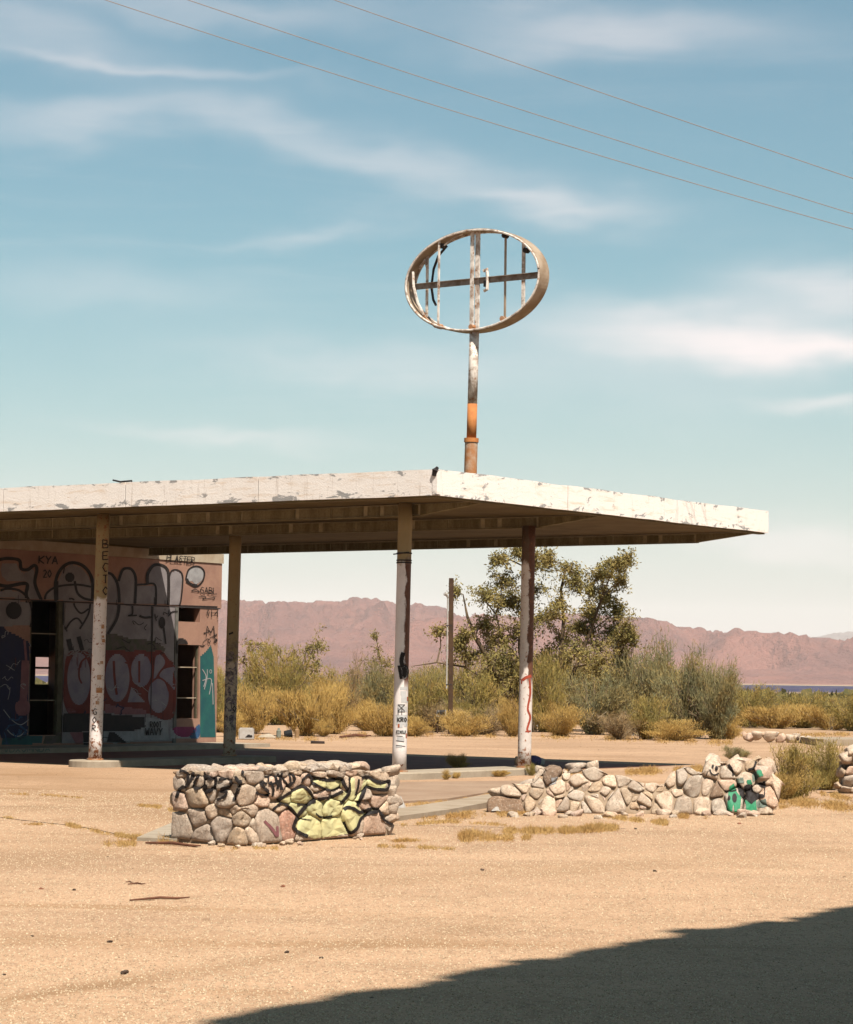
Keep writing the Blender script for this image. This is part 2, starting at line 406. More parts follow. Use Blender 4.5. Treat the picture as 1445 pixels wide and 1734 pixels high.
def mountains(name, prof, Y, depth, base, m, label, amp, seed, x0, x1):
    """a ridge: silhouette follows prof (photo px), with spurs and gullies running down towards the viewer"""
    def sil(px):
        if px <= prof[0][0]: return prof[0][1]+6*noise.noise(Vector((px*.01, seed, 0)))
        if px >= prof[-1][0]: return prof[-1][1]+10*noise.noise(Vector((px*.008, seed, 0)))
        for (a, ya), (b_, yb) in zip(prof, prof[1:]):
            if a <= px <= b_: return ya+(yb-ya)*(px-a)/(b_-a)
    NX, NY = 620, 34; vs = []; fs = []
    for i in range(NX+1):
        px = x0+(x1-x0)*i/NX
        top = on_Y(px, sil(px), Y); top.z += amp*.05*noise.noise(Vector((px*.12, seed, 5)))
        for j in range(NY+1):
            t = j/NY; s = 1-t    # t=0 ridge, t=1 foot
            y = Y - depth*t; x = top.x*(1-.0*t)
            hh = base + (top.z-base)*(s**1.15)
            q = Vector((x/900, y/1500, seed))
            g = noise.ridged_multi_fractal(q, 1.0, 2.1, 6, 1.0, 2.0, noise_basis='PERLIN_ORIGINAL') - 1.1
            q2 = Vector((x/260, y/520, seed+3)); g2 = noise.ridged_multi_fractal(q2, 1, 2.2, 4, 1.0, 2.0, noise_basis='PERLIN_ORIGINAL')-1.1
            hh += amp*(g*.8+g2*.42)*math.sin(math.pi*min(1, t*1.25+.02))**.8 * (.25+.75*s)
            vs.append((x, y, min(hh, 1.6+(top.z-1.6)*y/Y*1.0) if t > 0 else top.z))
        # back side
        vs.append((top.x, Y+depth*.6, base-20))
    r = NY+2
    for i in range(NX):
        for j in range(NY): fs.append((i*r+j, i*r+j+1, (i+1)*r+j+1, (i+1)*r+j))
        fs.append((i*r, (i+1)*r, (i+1)*r+NY+1, i*r+NY+1))
    o = pyd(name, vs, fs, m, smooth=True); tag(o, label, kind='structure'); return o
def rockmat(name, a, c):
    def fn(b, p):
        v = coord(b, 'World'); n = b.noise(b.mapping(v, sc=(.002, .001, .006)), 1, 8, .68, .6)
        col = b.mix(b.ramp(n, .35, .66), a, c); b.l.new(col, p.inputs['Base Color']); p.inputs['Roughness'].default_value = 1
        f = b.noise(b.mapping(v, sc=(.006, .004, .006)), 1, 8, .7); bump(b, p, f, 1.0, 130)
    return mat(name, fn)
RIDGE = [(-120, 1016), (100, 1024), (300, 1014), (376, 1018), (400, 1018), (420, 1020), (440, 1018), (455, 1022), (475, 1025), (485, 1021), (500, 1020), (525, 1022), (540, 1018), (560, 1018), (575, 1021), (590, 1016), (602, 1012),
         (615, 1015), (640, 1016), (660, 1018), (690, 1024), (712, 1022), (724, 1027), (737, 1026), (756, 1032), (781, 1043), (830, 1040), (900, 1046), (960, 1038), (1020, 1046), (1060, 1050), (1077, 1056), (1095, 1067),
         (1105, 1062), (1120, 1067), (1136, 1062), (1150, 1064), (1160, 1069), (1180, 1070), (1200, 1069), (1225, 1073), (1245, 1073), (1266, 1082), (1285, 1081), (1300, 1077), (1315, 1080), (1330, 1082), (1343, 1079), (1360, 1084), (1375, 1087), (1400, 1089), (1420, 1095), (1445, 1097), (1600, 1110)]
RIDGE2 = [(900, 1095), (1180, 1082), (1255, 1077), (1280, 1079), (1298, 1074), (1310, 1071), (1322, 1075), (1345, 1073), (1365, 1080), (1385, 1078), (1400, 1075), (1420, 1071), (1445, 1069), (1600, 1062)]
mountains('mountain_range', RIDGE, 9800, 3600, -3, rockmat('pink_brown_rock', (.42, .17, .125), (.27, .11, .09)), 'long pink brown desert mountain range behind the trees', 300, 4.2, -500, 1900)
mountains('distant_mountain', RIDGE2, 24000, 5000, 30, rockmat('far_pale_rock', (.36, .24, .20), (.28, .18, .16)), 'paler hazy mountain ridge far behind the range on the right', 300, 9.1, 700, 2100)

# ------------------------------------------------------------------ station canopy
canopy = thing('canopy', cw(0, 0, GZ), 'large flat white canopy of the abandoned station on four posts', 'canopy')
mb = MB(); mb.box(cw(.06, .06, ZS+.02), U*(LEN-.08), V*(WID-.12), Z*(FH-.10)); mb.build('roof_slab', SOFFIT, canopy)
def u_at(px, py, z=ZS+.2): # u on the near fascia
    return uv(on_pl(px, py, C0, V))[0]
def v_at(px, py): return uv(on_pl(px, py, C0, U))[1]
TK = .05
# near fascia panels (seams read from the photograph)
us = [0.0, u_at(437, 832), u_at(212, 842), u_at(5, 850), 15.2, LEN]
def panel(a, b_, side, z0=ZS, h=FH):
    m = MB(); g = .013
    if side == 'U': m.box(cw(a+g, 0 if True else 0, z0), U*(b_-a-2*g), V*TK, Z*h)
    elif side == 'V': m.box(cw(0, a+g, z0), V*(b_-a-2*g), U*TK, Z*h)
    elif side == 'W': m.box(cw(a+g, WID-TK, z0), U*(b_-a-2*g), V*TK, Z*h)
    o = m.build('fascia_panel', FASCIA, canopy)
    bm = bmesh.new(); bm.from_mesh(o.data)
    bmesh.ops.subdivide_edges(bm, edges=[e for e in bm.edges if e.calc_length() > 1], cuts=14)
    for v in bm.verts:
        k = noise.noise(v.co*.9)*.022 + noise.noise(v.co*5)*.008; v.co += V*.008*noise.noise(v.co*1.7) if side == 'U' else Vector()
        v.co.z += k if v.co.z > z0+h*.6 else k*.4
    bm.to_mesh(o.data); bm.free(); return o
for a, b_ in zip(us, us[1:]): panel(a, b_, 'U')
vsd = [TK, v_at(962, 842), v_at(1147, 862), WID-.0]
for a, b_ in zip(vsd, vsd[1:]): panel(a, b_, 'V')
for a, b_ in ((TK, 6), (6, 12), (12, LEN)): panel(a, b_, 'W')
# corner flashing cap, torn
m = MB(); m.box(cw(-.012, -.012, ZS+.02), U*.10, V*.012, Z*(FH-.04)); m.box(cw(-.012, .0, ZS+.02), U*.012, V*.10, Z*(FH-.04)); m.build('corner_flashing', FASCIA, canopy)
m = MB(); m.tube([cw(.05, .0, ZS+FH-.12), cw(.02, -.03, ZS+FH-.03), cw(.0, .02, ZS+FH+.02)], [.05, .055, .03], 8); m.build('torn_flashing', DARKS, canopy)
# drip edge under the fascia
m = MB(); m.box(cw(.055, .055, ZS-.035), U*(LEN-.1), V*.16, Z*.05); m.box(cw(.055, .215, ZS-.035), U*.16, V*(WID-.3), Z*.05); m.build('drip_edge', SOFFIT, canopy)
m = MB(); m.tube([cw(7.6, .3, ZS+FH), cw(7.6, .3, ZS+FH+.06), cw(7.9, .3, ZS+FH+.05), cw(8.1, .3, ZS+FH+.09)], .018, 6); m.build('bent_flashing', DARKS, canopy)

def beam(pa, pb, zt, zb, thick, name='beam'):
    """long beam faced with separate panels, pale joints between them"""
    a = Vector((pa.x, pa.y, 0)); d = Vector((pb.x-pa.x, pb.y-pa.y, 0)); L = d.length; d.normalize(); nrm = Vector((d.y, -d.x, 0))
    if nrm.dot(Vector((0, -1, 0))) < 0: nrm = -nrm
    m = MB(); m.box(a+Z*zb - nrm*thick, d*L, nrm*thick, Z*(zt-zb)); core = m.build(name, MORTAR_LINE, canopy)
    m = MB(); m.box(a+Z*(zb-.015) - nrm*thick, d*L, nrm*(thick+.03), Z*.014); m.build('bottom_plate', BEAM, core)
    tip = MB(); e0 = a+Z*zt; tw_ = nrm*thick; TL = 1.55
    tip.add([e0, e0-tw_, a-d*TL+Z*(zt-.004), a-d*TL+Z*(zt-.004)-tw_, a+Z*zb, a+Z*zb-tw_], [(0, 2, 4), (1, 5, 3), (2, 3, 5, 4), (0, 1, 3, 2), (0, 4, 5, 1)]); tip.build('beam_tip', BEAM, core)
    t = .05
    r = random.Random(int(L*10))
    while t < L-.1:
        w = r.choice([.28, .45, .6, .75, .9, 1.3])*r.uniform(.85, 1.1); w = min(w, L-t-.03)
        m = MB(); k = r.uniform(.006, .016); m.box(a + d*t + Z*(zb+.012), d*w, nrm*k, Z*(zt-zb-.03)); m.build('beam_panel', BEAM, core)
        t += w + r.choice([.022, .03, .045, .11])
    return core
pA = on_z(0, 897, ZB); pB = on_z(687, 873, ZB)
uA, vA = uv(pA); uB, vB = uv(pB)
def ext(u, ):
    return vB + (vA-vB)*(u-uB)/(uA-uB)
beam(cw(1.62, ext(1.62)), cw(LEN-.2, ext(LEN-.2)), ZS, ZB, .14)
c4 = (1.858, 1.5897+4.28)
pA = on_z(399, 905, ZB); uA2, vA2 = uv(pA)
v4 = uv(on_z(896, 893, ZB))[1]; v3 = vA2
beam(cw(1.62, v4), cw(LEN-.2, v4+(v3-v4)*(LEN-1.8)/(uA2-1.8)), ZS, ZB-.0, .16)
beam(cw(1.62, WID-.35), cw(LEN-.2, WID-.35), ZS, ZB+.02, .12, 'beam')

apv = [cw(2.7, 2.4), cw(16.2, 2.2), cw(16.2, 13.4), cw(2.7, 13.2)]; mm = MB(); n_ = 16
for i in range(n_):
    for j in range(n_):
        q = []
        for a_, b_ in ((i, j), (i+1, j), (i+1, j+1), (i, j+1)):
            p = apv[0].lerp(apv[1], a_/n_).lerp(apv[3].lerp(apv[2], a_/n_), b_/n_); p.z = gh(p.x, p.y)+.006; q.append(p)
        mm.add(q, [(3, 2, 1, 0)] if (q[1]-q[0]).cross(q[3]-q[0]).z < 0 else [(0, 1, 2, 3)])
tag(mm.build('forecourt', simple('oil_darkened_tarmac', (.46, .16, .095), (.36, .12, .07), 2, .01)), 'dark red brown tarmac under the canopy', kind='structure')  # thin sheet putting the canopy shadow's red-brown tone into the ground colour
# ------------------------------------------------------------------ columns
R = .135
def shaft(name, base, top, zsplit, m, parent, r=R):
    m_ = MB(); pts = [base.lerp(top, t/12) for t in range(13)]; m_.tube(pts, r, 40); o = m_.build(name, m, None, True)
    for v in o.data.vertices: v.co -= base
    o.location = base; 
    for p in o.data.polygons:
        if len(p.vertices) > 4: p.use_smooth = False
    attach(o, parent); return o
BZ = -.16
COLS = {}
cdat = {
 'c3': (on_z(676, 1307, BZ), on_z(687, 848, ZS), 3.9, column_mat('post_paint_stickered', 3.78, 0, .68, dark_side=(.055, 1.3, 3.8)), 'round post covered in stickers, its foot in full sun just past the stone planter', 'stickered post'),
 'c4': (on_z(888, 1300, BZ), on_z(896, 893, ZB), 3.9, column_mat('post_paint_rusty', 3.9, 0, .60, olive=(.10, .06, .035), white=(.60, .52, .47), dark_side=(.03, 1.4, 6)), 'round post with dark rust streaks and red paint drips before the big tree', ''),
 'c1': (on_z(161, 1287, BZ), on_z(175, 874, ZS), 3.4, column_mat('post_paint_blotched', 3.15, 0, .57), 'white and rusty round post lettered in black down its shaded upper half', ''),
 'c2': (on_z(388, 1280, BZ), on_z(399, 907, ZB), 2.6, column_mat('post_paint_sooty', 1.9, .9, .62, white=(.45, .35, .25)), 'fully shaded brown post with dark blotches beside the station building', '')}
for k, (b0, t0, zs_, m, lab, _) in cdat.items():
    # the base is taken from the photograph, the top leans a few centimetres
    t = Vector((b0.x + (t0.x*b0.y/t0.y-b0.x), b0.y, t0.z+.01))
    th = thing('canopy_post', b0, lab, 'post', 'round posts carrying the canopy')
    s_ = shaft('shaft', b0, t, zs_, m, th); COLS[k] = (b0, t, s_, th)
    mm = MB(); mm.tube([b0-Z*.002, b0+Z*.03], R*1.25, 24); mm.build('base_flange', RUSTP, th)
b0, t0, s3, th3 = COLS['c3']
for py in (937, 949, 953):
    zz = on_Y(684, py, b0.y).z; cpt = b0.lerp(t0, (zz-b0.z)/(t0.z-b0.z)); mm = MB()
    mm.tube([cpt-Z*.012, cpt+Z*.012], R+.012, 32); mm.build('strap', DARKS, th3)
q = on_Y(684, 937, b0.y-.14); mm = MB(); mm.tube([q+Vector((-.20, 0, -.02)), q+Vector((.1, 0, .02))], .012, 6); mm.build('strap_end', DARKS, th3)

# islands
def island(name, u0, u1, v0, v1, label, z0=GZ-.05, z1=BZ, rnd_end=True, group=None):
    hw = (u1-u0)/2; uc = (u0+u1)/2; pts = []
    if rnd_end:
        for i in range(13):
            a = math.pi*i/12; pts.append((uc+hw*math.cos(a), v0+hw - hw*math.sin(a)))
    else: pts += [(u1, v0), (u0, v0)]
    pts += [(u0, v1), (u1, v1)]
    vs = [cw(u, v, z0) for u, v in pts] + [cw(u, v, z1-.02) for u, v in pts] + [cw(uc+(u-uc)*.965, v+(.02 if v < v0+hw else -.02), z1) for u, v in pts]
    n = len(pts); fs = []
    for r_ in (0, 1):
        for i in range(n): j = (i+1) % n; fs.append((r_*n+i, r_*n+j, (r_+1)*n+j, (r_+1)*n+i))
    fs.append(tuple(2*n+i for i in range(n)))
    o = pyd(name, vs, fs, CONC); bm = bmesh.new(); bm.from_mesh(o.data); bmesh.ops.recalc_face_normals(bm, faces=bm.faces); bm.to_mesh(o.data); bm.free()
    return tag(o, label, 'kerb island', group)
i3 = [uv(COLS[k][0]) for k in ('c3', 'c4', 'c1', 'c2')]
isl1 = island('pump_island', i3[0][0]-.5, i3[0][0]+.5, i3[0][1]-.45, i3[1][1]+.7, 'raised concrete pump island with grass along its foot between two sunlit posts', group='pump islands under the canopy')
isl2 = island('pump_island', i3[2][0]-.5, i3[2][0]+.5, i3[2][1]-.55, i3[3][1]+.75, 'raised concrete pump island with a rounded sunlit end, mostly in canopy shade', group='pump islands under the canopy')
mm = MB(); e = cw(i3[3][0]-.505, i3[3][1]+.25, -.24); mm.box(e, V*.32, U*.01, Z*.05); o = mm.build('kerb_hole', BLACKM, isl2)

# ------------------------------------------------------------------ building
UF = LEN
bld = thing('station_building', cw(UF, 12, GZ), 'abandoned salmon station building with dark openings covered in graffiti', 'building')
def fz(px, py):
    p = on_pl(px, py, cw(UF, 0), U); return uv(p)[1], p.z
VE = fz(376, 975)[0]; VL = -1.0
ztop = ZS - .02; zlin = fz(200, 1022)[1]; zfl = -.10; zsill = fz(200, 1240)[1]
def frect(px0, py0, px1, py1):
    v0 = fz(px0, (py0+py1)/2)[0]; v1 = fz(px1, (py0+py1)/2)[0]; zb = fz((px0+px1)/2, py1)[1]; zt = fz((px0+px1)/2, py0)[1]; return v0, v1, zb, zt
TW = .22
def wallbox(name, v0, v1, z0, z1, m, parent=bld, front=0.0, th=TW):
    mm = MB(); mm.box(cw(UF+front, v0, z0), V*(v1-v0), U*th, Z*(z1-z0)); return mm.build(name, m, parent)
d0, d1, _, _ = frect(50, 1018, 105, 1245); w0, w1, _, wt = frect(301, 1030, 339, 1053); _, _, wb, _ = frect(301, 1053, 339, 1217)
_, _, w1b, _ = frect(303, 1030, 338, 1053); _, _, _, w2t = frect(300, 1092, 336, 1130)
dz = frect(50, 1018, 105, 1245)[2]
wallbox('wall', VL, VE, zlin, ztop-.26, SALMON)                       # upper band
wallbox('wall_cap', VL, VE+.03, ztop-.255, ztop, CAPM, front=-.03, th=TW+.06)
wallbox('wall', VL, d0, GZ, zlin-.03, SALMON)
wallbox('wall', d1+.0, w0-.12, GZ, zlin-.03, SALMON)
wallbox('wall', w1, VE-.12, GZ, zlin-.03, SALMON)
wallbox('wall', d0, d1, GZ, dz, SALMON)
wallbox('wall', w0-.12, w1, GZ, wb, SALMON)
wallbox('wall', w0-.0, w1, w2t, w1b, SALMON)
wallbox('lintel_trim', VL, VE-.05, zlin-.03, zlin, DARKS, front=-.015, th=TW)
# posts/frames
wallbox('door_post', d1-.17, d1, dz, zlin-.03, FRAME, front=-.02, th=.1)
wallbox('door_post', d0, d0+.06, dz, zlin-.03, FRAME, front=.02, th=.1)
wallbox('window_post', w0-.13, w0-.01, GZ+.1, zlin-.03, simple('scuffed_grey_metal', (.24, .22, .19), (.13, .12, .10), 5), front=-.04, th=.1)
dr = thing('x', (0, 0, 0)); bpy.data.objects.remove(dr)
fr = wallbox('glazing_frame', d0+.06, d0+.10, dz, zlin-.03, FRAME, front=.06, th=.05)
for py in (1073, 1186): 
    z_ = fz(75, py)[1]; wallbox('glazing_bar', d0+.10, d1-.17, z_-.012, z_+.012, CAPM, front=.06, th=.04)
f2 = wallbox('glazing_frame', w1-.04, w1-.0, wb, w2t, FRAME, front=.05, th=.05)
for py in (1130, 1182):
    z_ = fz(318, py)[1]; wallbox('glazing_bar', w0, w1-.04, z_-.012, z_+.012, CAPM, front=.05, th=.04)
wallbox('garage_door', d1+.03, w0-.15, GZ+.17, zlin-.04, P_SILV, front=-.03, th=.03)
shell_up = MB(); shell_up.box(cw(UF+.01, VL, ztop+.003), U*.2, V*(WID-VL-.05), Z*.3); shell_up.build('roof_upstand', SOFFIT, bld)
# shell
DEP = 6.0
def shellbox(name, u0, u1, v0, v1, z0, z1, m):
    mm = MB(); mm.box(cw(u0, v0, z0), U*(u1-u0), V*(v1-v0), Z*(z1-z0)); return mm.build(name, m, bld)
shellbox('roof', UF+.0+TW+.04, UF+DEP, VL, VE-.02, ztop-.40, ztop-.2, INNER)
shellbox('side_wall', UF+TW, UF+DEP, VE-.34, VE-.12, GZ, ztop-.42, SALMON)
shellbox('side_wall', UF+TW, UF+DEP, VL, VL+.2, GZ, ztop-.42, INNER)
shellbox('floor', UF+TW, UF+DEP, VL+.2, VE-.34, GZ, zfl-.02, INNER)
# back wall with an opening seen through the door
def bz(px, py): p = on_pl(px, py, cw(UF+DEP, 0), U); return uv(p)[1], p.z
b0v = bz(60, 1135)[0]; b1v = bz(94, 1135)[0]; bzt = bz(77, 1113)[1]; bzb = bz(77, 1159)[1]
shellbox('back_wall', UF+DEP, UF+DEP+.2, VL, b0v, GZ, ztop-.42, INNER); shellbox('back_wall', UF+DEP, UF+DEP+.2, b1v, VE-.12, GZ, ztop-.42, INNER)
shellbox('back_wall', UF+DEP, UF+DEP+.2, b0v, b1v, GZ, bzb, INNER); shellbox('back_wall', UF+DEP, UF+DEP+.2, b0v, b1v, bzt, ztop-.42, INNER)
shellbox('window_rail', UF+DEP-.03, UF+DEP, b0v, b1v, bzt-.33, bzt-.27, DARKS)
step = MB(); step.box(cw(UF-1.6, VL, GZ-.05), U*1.58, V*(VE-VL+.2), Z*(.05+.12)); tag(step.build('walkway', CONC), 'low concrete walk in front of the station building', kind='structure')
# panels of garage door: seam ribs
for px in (176, 256):
    v_ = fz(px, 1130)[0]; wallbox('door_seam', v_-.01, v_+.01, GZ+.2, zlin-.05, P_BLACK, front=-.034, th=.004)
# backdrop seen through the window: pale shed wall
mm = MB(); q = cw(UF+DEP+9, 8, GZ); mm.box(q, V*9, U*.2, Z*2.2)
o = mm.build('boundary_wall', simple('bleached_block', (.62, .56, .50), (.5, .44, .38), 3)); tag(o, 'pale low wall behind the station, glimpsed through its doorway and rear window', 'wall')

bpy.context.view_layer.update()
# ------------------------------------------------------------------ paint laid on real surfaces
def bvh_of(objs):
    vs = []; fs = []
    for o in objs:
        if o.type != 'MESH': continue
        mw = o.matrix_world; k = len(vs); vs += [mw @ v.co for v in o.data.vertices]; fs += [tuple(i+k for i in p.vertices) for p in o.data.polygons]
    return BVHTree.FromPolygons(vs, fs)
def hit(T, px, py, off):
    d = ray(px, py).normalized(); h = T.ray_cast(EYE, d, 400)
    if h[0] is None: return None
    n = h[1]
    if n.dot(d) > 0: n = -n
    return h[0] + n*off
def spline(pts, step=2.0, closed=False):
    if len(pts) < 3: 
        out = []
        for (a, b_) in zip(pts, pts[1:]):
            L = math.dist(a, b_); n = max(1, int(L/step)); out += [(a[0]+(b_[0]-a[0])*i/n, a[1]+(b_[1]-a[1])*i/n) for i in range(n)]
        return out+[pts[-1]]
    P = list(pts); n = len(P); out = []; rng = n if closed else n-1
    for i in range(rng):
        g = lambda j: P[j % n] if closed else P[min(max(j, 0), n-1)]
        p0, p1, p2, p3 = g(i-1), g(i), g(i+1), g(i+2); m_ = max(2, int(math.dist(p1, p2)/step))
        for k in range(m_):
            t = k/m_; out.append(tuple(.5*((2*b)+(-a+c)*t+(2*a-5*b+4*c-d)*t*t+(-a+3*b-3*c+d)*t**3) for a, b, c, d in zip(p0, p1, p2, p3)))
    out.append(P[0] if closed else P[-1]); return out
class Paint:
    """collects strokes and fills of one colour in photo pixels and lays them on a surface"""
    def __init__(s, T, off=.004, jump=.25): s.T = T; s.off = off; s.jump = jump; s.m = MB(); s.k = 0
    def quad(s, ps, off):
        hs = [hit(s.T, *p, off) for p in ps]
        if any(h is None for h in hs): return
        c = sum(hs, Vector())/len(hs)
        if max((h-c).length for h in hs) > s.jump: return
        s.m.add(hs, [tuple(range(len(hs)))])
    def stroke(s, pts, w, step=2.0, closed=False, lvl=1, smooth=True):
        s.k += 1; off = s.off*lvl + s.k*.00012
        pp = spline(pts, step, closed) if smooth else spline(pts[:2], step)
        if not smooth:
            pp = []
            for a, b_ in zip(pts, pts[1:]): pp += spline([a, b_], step)
        L = []; Rr = []
        for i, p in enumerate(pp):
            a = pp[max(i-1, 0)]; b_ = pp[min(i+1, len(pp)-1)]; dx, dy = b_[0]-a[0], b_[1]-a[1]; l = math.hypot(dx, dy) or 1
            ww = w*(.5+.06*noise.noise(Vector((p[0]*.3, p[1]*.3, 0))))
            L.append((p[0]-dy/l*ww, p[1]+dx/l*ww)); Rr.append((p[0]+dy/l*ww, p[1]-dx/l*ww))
        nn = max(1, int(w/1.5+.5)) if w > 2 else 1
        lp = lambda a, b_, t: (a[0]+(b_[0]-a[0])*t, a[1]+(b_[1]-a[1])*t)
        for i in range(len(pp)-1):
            for k in range(nn): s.quad([lp(L[i], Rr[i], k/nn), lp(L[i+1], Rr[i+1], k/nn), lp(L[i+1], Rr[i+1], (k+1)/nn), lp(L[i], Rr[i], (k+1)/nn)], off)
    def fill(s, pts, step=2.0, smooth=True, lvl=1):
        s.k += 1; off = s.off*lvl + s.k*.00012
        pp = spline(pts, 3, True) if smooth else pts
        ys = [p[1] for p in pp]; y = min(ys)
        def cross(y):
            xs = []
            for a, b_ in zip(pp, pp[1:]+[pp[0]]):
                if (a[1] <= y) != (b_[1] <= y): xs.append(a[0]+(b_[0]-a[0])*(y-a[1])/(b_[1]-a[1]))
            return sorted(xs)
        while y < max(ys):
            y2 = min(y+step, max(ys)); a = cross((y+y2)/2)
            for x0, x1 in zip(a[::2], a[1::2]):
                n = max(1, int((x1-x0)/step))
                for i in range(n):
                    xa = x0+(x1-x0)*i/n; xb = x0+(x1-x0)*(i+1)/n; s.quad([(xa, y2), (xb, y2), (xb, y), (xa, y)], off)
            y = y2
    def build(s, m, parent, name='graffiti'):
        if s.m.f:
            o = s.m.build(name, m, parent)
            if s.k > 1: o['kind'] = 'stuff'
            return o
GL = {'A': [[(0, 1), (.5, 0), (1, 1)], [(.2, .62), (.8, .62)]], 'B': [[(0, 1), (0, 0), (.8, .1), (.75, .42), (.05, .5), (.95, .6), (.9, .95), (0, 1)]], 'C': [[(1, .1), (.4, 0), (0, .5), (.4, 1), (1, .9)]],
      'E': [[(1, 0), (0, .05), (0, 1), (1, .95)], [(0, .5), (.8, .5)]], 'G': [[(1, .12), (.45, 0), (0, .5), (.4, 1), (1, .9), (1, .55), (.55, .55)]], 'H': [[(0, 0), (0, 1)], [(1, 0), (1, 1)], [(0, .5), (1, .5)]],
      'I': [[(.5, 0), (.5, 1)]], 'K': [[(0, 0), (0, 1)], [(1, 0), (0, .55), (1, 1)]], 'L': [[(0, 0), (0, 1), (1, .95)]], 'M': [[(0, 1), (.1, 0), (.5, .7), (.9, 0), (1, 1)]], 'N': [[(0, 1), (0, 0), (1, 1), (1, 0)]],
      'O': [[(.5, 0), (0, .5), (.5, 1), (1, .5), (.5, 0)]], 'P': [[(0, 1), (0, 0), (.9, .1), (.9, .4), (0, .55)]], 'R': [[(0, 1), (0, 0), (.9, .1), (.85, .4), (.1, .5), (1, 1)]], 'S': [[(1, .1), (.4, 0), (.05, .25), (.9, .7), (.5, 1), (0, .9)]],
      'T': [[(0, .03), (1, 0)], [(.5, 0), (.5, 1)]], 'V': [[(0, 0), (.5, 1), (1, 0)]], 'W': [[(0, 0), (.25, 1), (.5, .3), (.75, 1), (1, 0)]], 'Y': [[(0, 0), (.5, .5), (1, 0)], [(.5, .5), (.35, 1)]], 'Z': [[(0, 0), (1, .05), (0, 1), (1, .95)]],
      '0': [[(.5, 0), (0, .5), (.5, 1), (1, .5), (.5, 0)]], '2': [[(0, .2), (.5, 0), (.9, .3), (0, 1), (1, .95)]], '6': [[(.9, 0), (.1, .5), (.2, 1), (.9, .9), (.8, .5), (.1, .6)]], '5': [[(1, 0), (.1, 0), (.05, .45), (.9, .5), (.8, .95), (0, 1)]],
      '!': [[(.5, 0), (.5, .7)]], 'D': [[(0, 1), (0, 0), (.7, .1), (1, .5), (.7, .95), (0, 1)]], 'X': [[(0, 0), (1, 1)], [(1, 0), (0, 1)]], 'U': [[(0, 0), (.1, .9), (.9, .9), (1, 0)]]}
def text(P, s, x, y, w, h, lw, ang=0, vert=False, gap=.25, lvl=2):
    ca, sa = math.cos(ang), math.sin(ang)
    for i, ch in enumerate(s):
        ox, oy = (0, i*h*(1+gap)) if vert else (i*w*(1+gap), 0)
        for st in GL.get(ch, []):
            pts = [(ox+a*w, oy+b_*h) for a, b_ in st]; pts = [(x+a*ca-b_*sa, y+a*sa+b_*ca) for a, b_ in pts]; P.stroke(pts, lw, 1.5, smooth=False, lvl=lvl)
def ell(cx, cy, rx, ry, n=14, a0=0): return [(cx+rx*math.cos(a0+2*math.pi*i/n), cy+ry*math.sin(a0+2*math.pi*i/n)) for i in range(n)]
A0 = lambda L: [(x/4.685, 920+y/4.685) for x, y in L]
A1 = lambda L: [(x/3.1525, 780+y/3.1525) for x, y in L]
A2 = lambda L: [(180+x/4.6875, 920+y/4.6875) for x, y in L]
faces = [o for o in bld.children if o.name.split('.')[0] in ('wall', 'wall_cap', 'garage_door', 'window_post', 'door_post')]
T = bvh_of(faces)
def Pn(m, cmds, name='graffiti', off=.006):
    for i, c in enumerate(cmds):
        P = Paint(T, off+i*.0002); c(P); P.build(m, bld, name)
# fills, back to front
Pn(P_NAVY, [lambda P: P.fill(A0([(-10, 690), (60, 700), (180, 760), (245, 860), (240, 1430), (190, 1540), (120, 1550), (-10, 1480)]), 3)], off=.004)
Pn(P_TEAL, [lambda P: P.fill(A0([(20, 1545), (120, 1540), (230, 1515), (340, 1515), (330, 1590), (10, 1600)]), 3, False), lambda P: P.fill(A2([(745, 900), (790, 860), (830, 810), (852, 900), (868, 1540), (745, 1540), (745, 1200)]), 3, False)], off=.004)
Pn(P_OLIVE, [lambda P: P.fill(A0([(370, 1500), (485, 1500), (485, 1585), (340, 1590)]), 3, False), lambda P: P.fill(A2([(-40, 740), (60, 720), (200, 760), (340, 770), (420, 800), (440, 860), (-60, 860)]), 3), lambda P: P.fill(ell(17, 1037, 6, 6), 2)], off=.0045)
Pn(P_SILV, [lambda P: P.fill(A0([(15, 165), (130, 160), (150, 215), (190, 240), (250, 205), (270, 215), (262, 320), (310, 440), (215, 470), (200, 400), (205, 300), (150, 300), (60, 305), (15, 260), (5, 210)]), 2.5, False),
  lambda P: P.fill(A0([(-10, 385), (60, 370), (150, 385), (205, 430), (240, 500), (245, 600), (235, 650), (-10, 660)]), 2.5, False),
  lambda P: P.fill(A0([(455, 460), (460, 300), (500, 210), (560, 165), (640, 190), (700, 260), (725, 350), (720, 460)]), 2.5, False),
  lambda P: P.fill(A0([(355, 450), (370, 400), (450, 350), (455, 455)]), 2.5, False),
  lambda P: P.fill(A0([(495, 480), (720, 480), (700, 570), (640, 680), (560, 720), (500, 700)]), 2.5, False),
  lambda P: P.fill(A0([(720, 470), (730, 300), (800, 200), (860, 215), (920, 290), (935, 470)]), 2.5, False),
  lambda P: P.fill(A2([(95, 480), (95, 280), (130, 210), (165, 200), (205, 225), (225, 290), (225, 480)]), 2.5, False),
  lambda P: P.fill(A2([(225, 480), (232, 338), (382, 338), (385, 480)]), 2.5, False),
  lambda P: P.fill(A2([(385, 480), (380, 330), (335, 315), (340, 240), (380, 185), (420, 178), (465, 200), (490, 260), (490, 480)]), 2.5, False),
  lambda P: P.fill(A2([(492, 488), (495, 270), (520, 228), (550, 215), (590, 240), (600, 290), (580, 488)]), 2.5, False),
  lambda P: P.fill(A0([(500, 700), (600, 720), (700, 700), (690, 850), (500, 860)]), 3, False)], off=.0055)
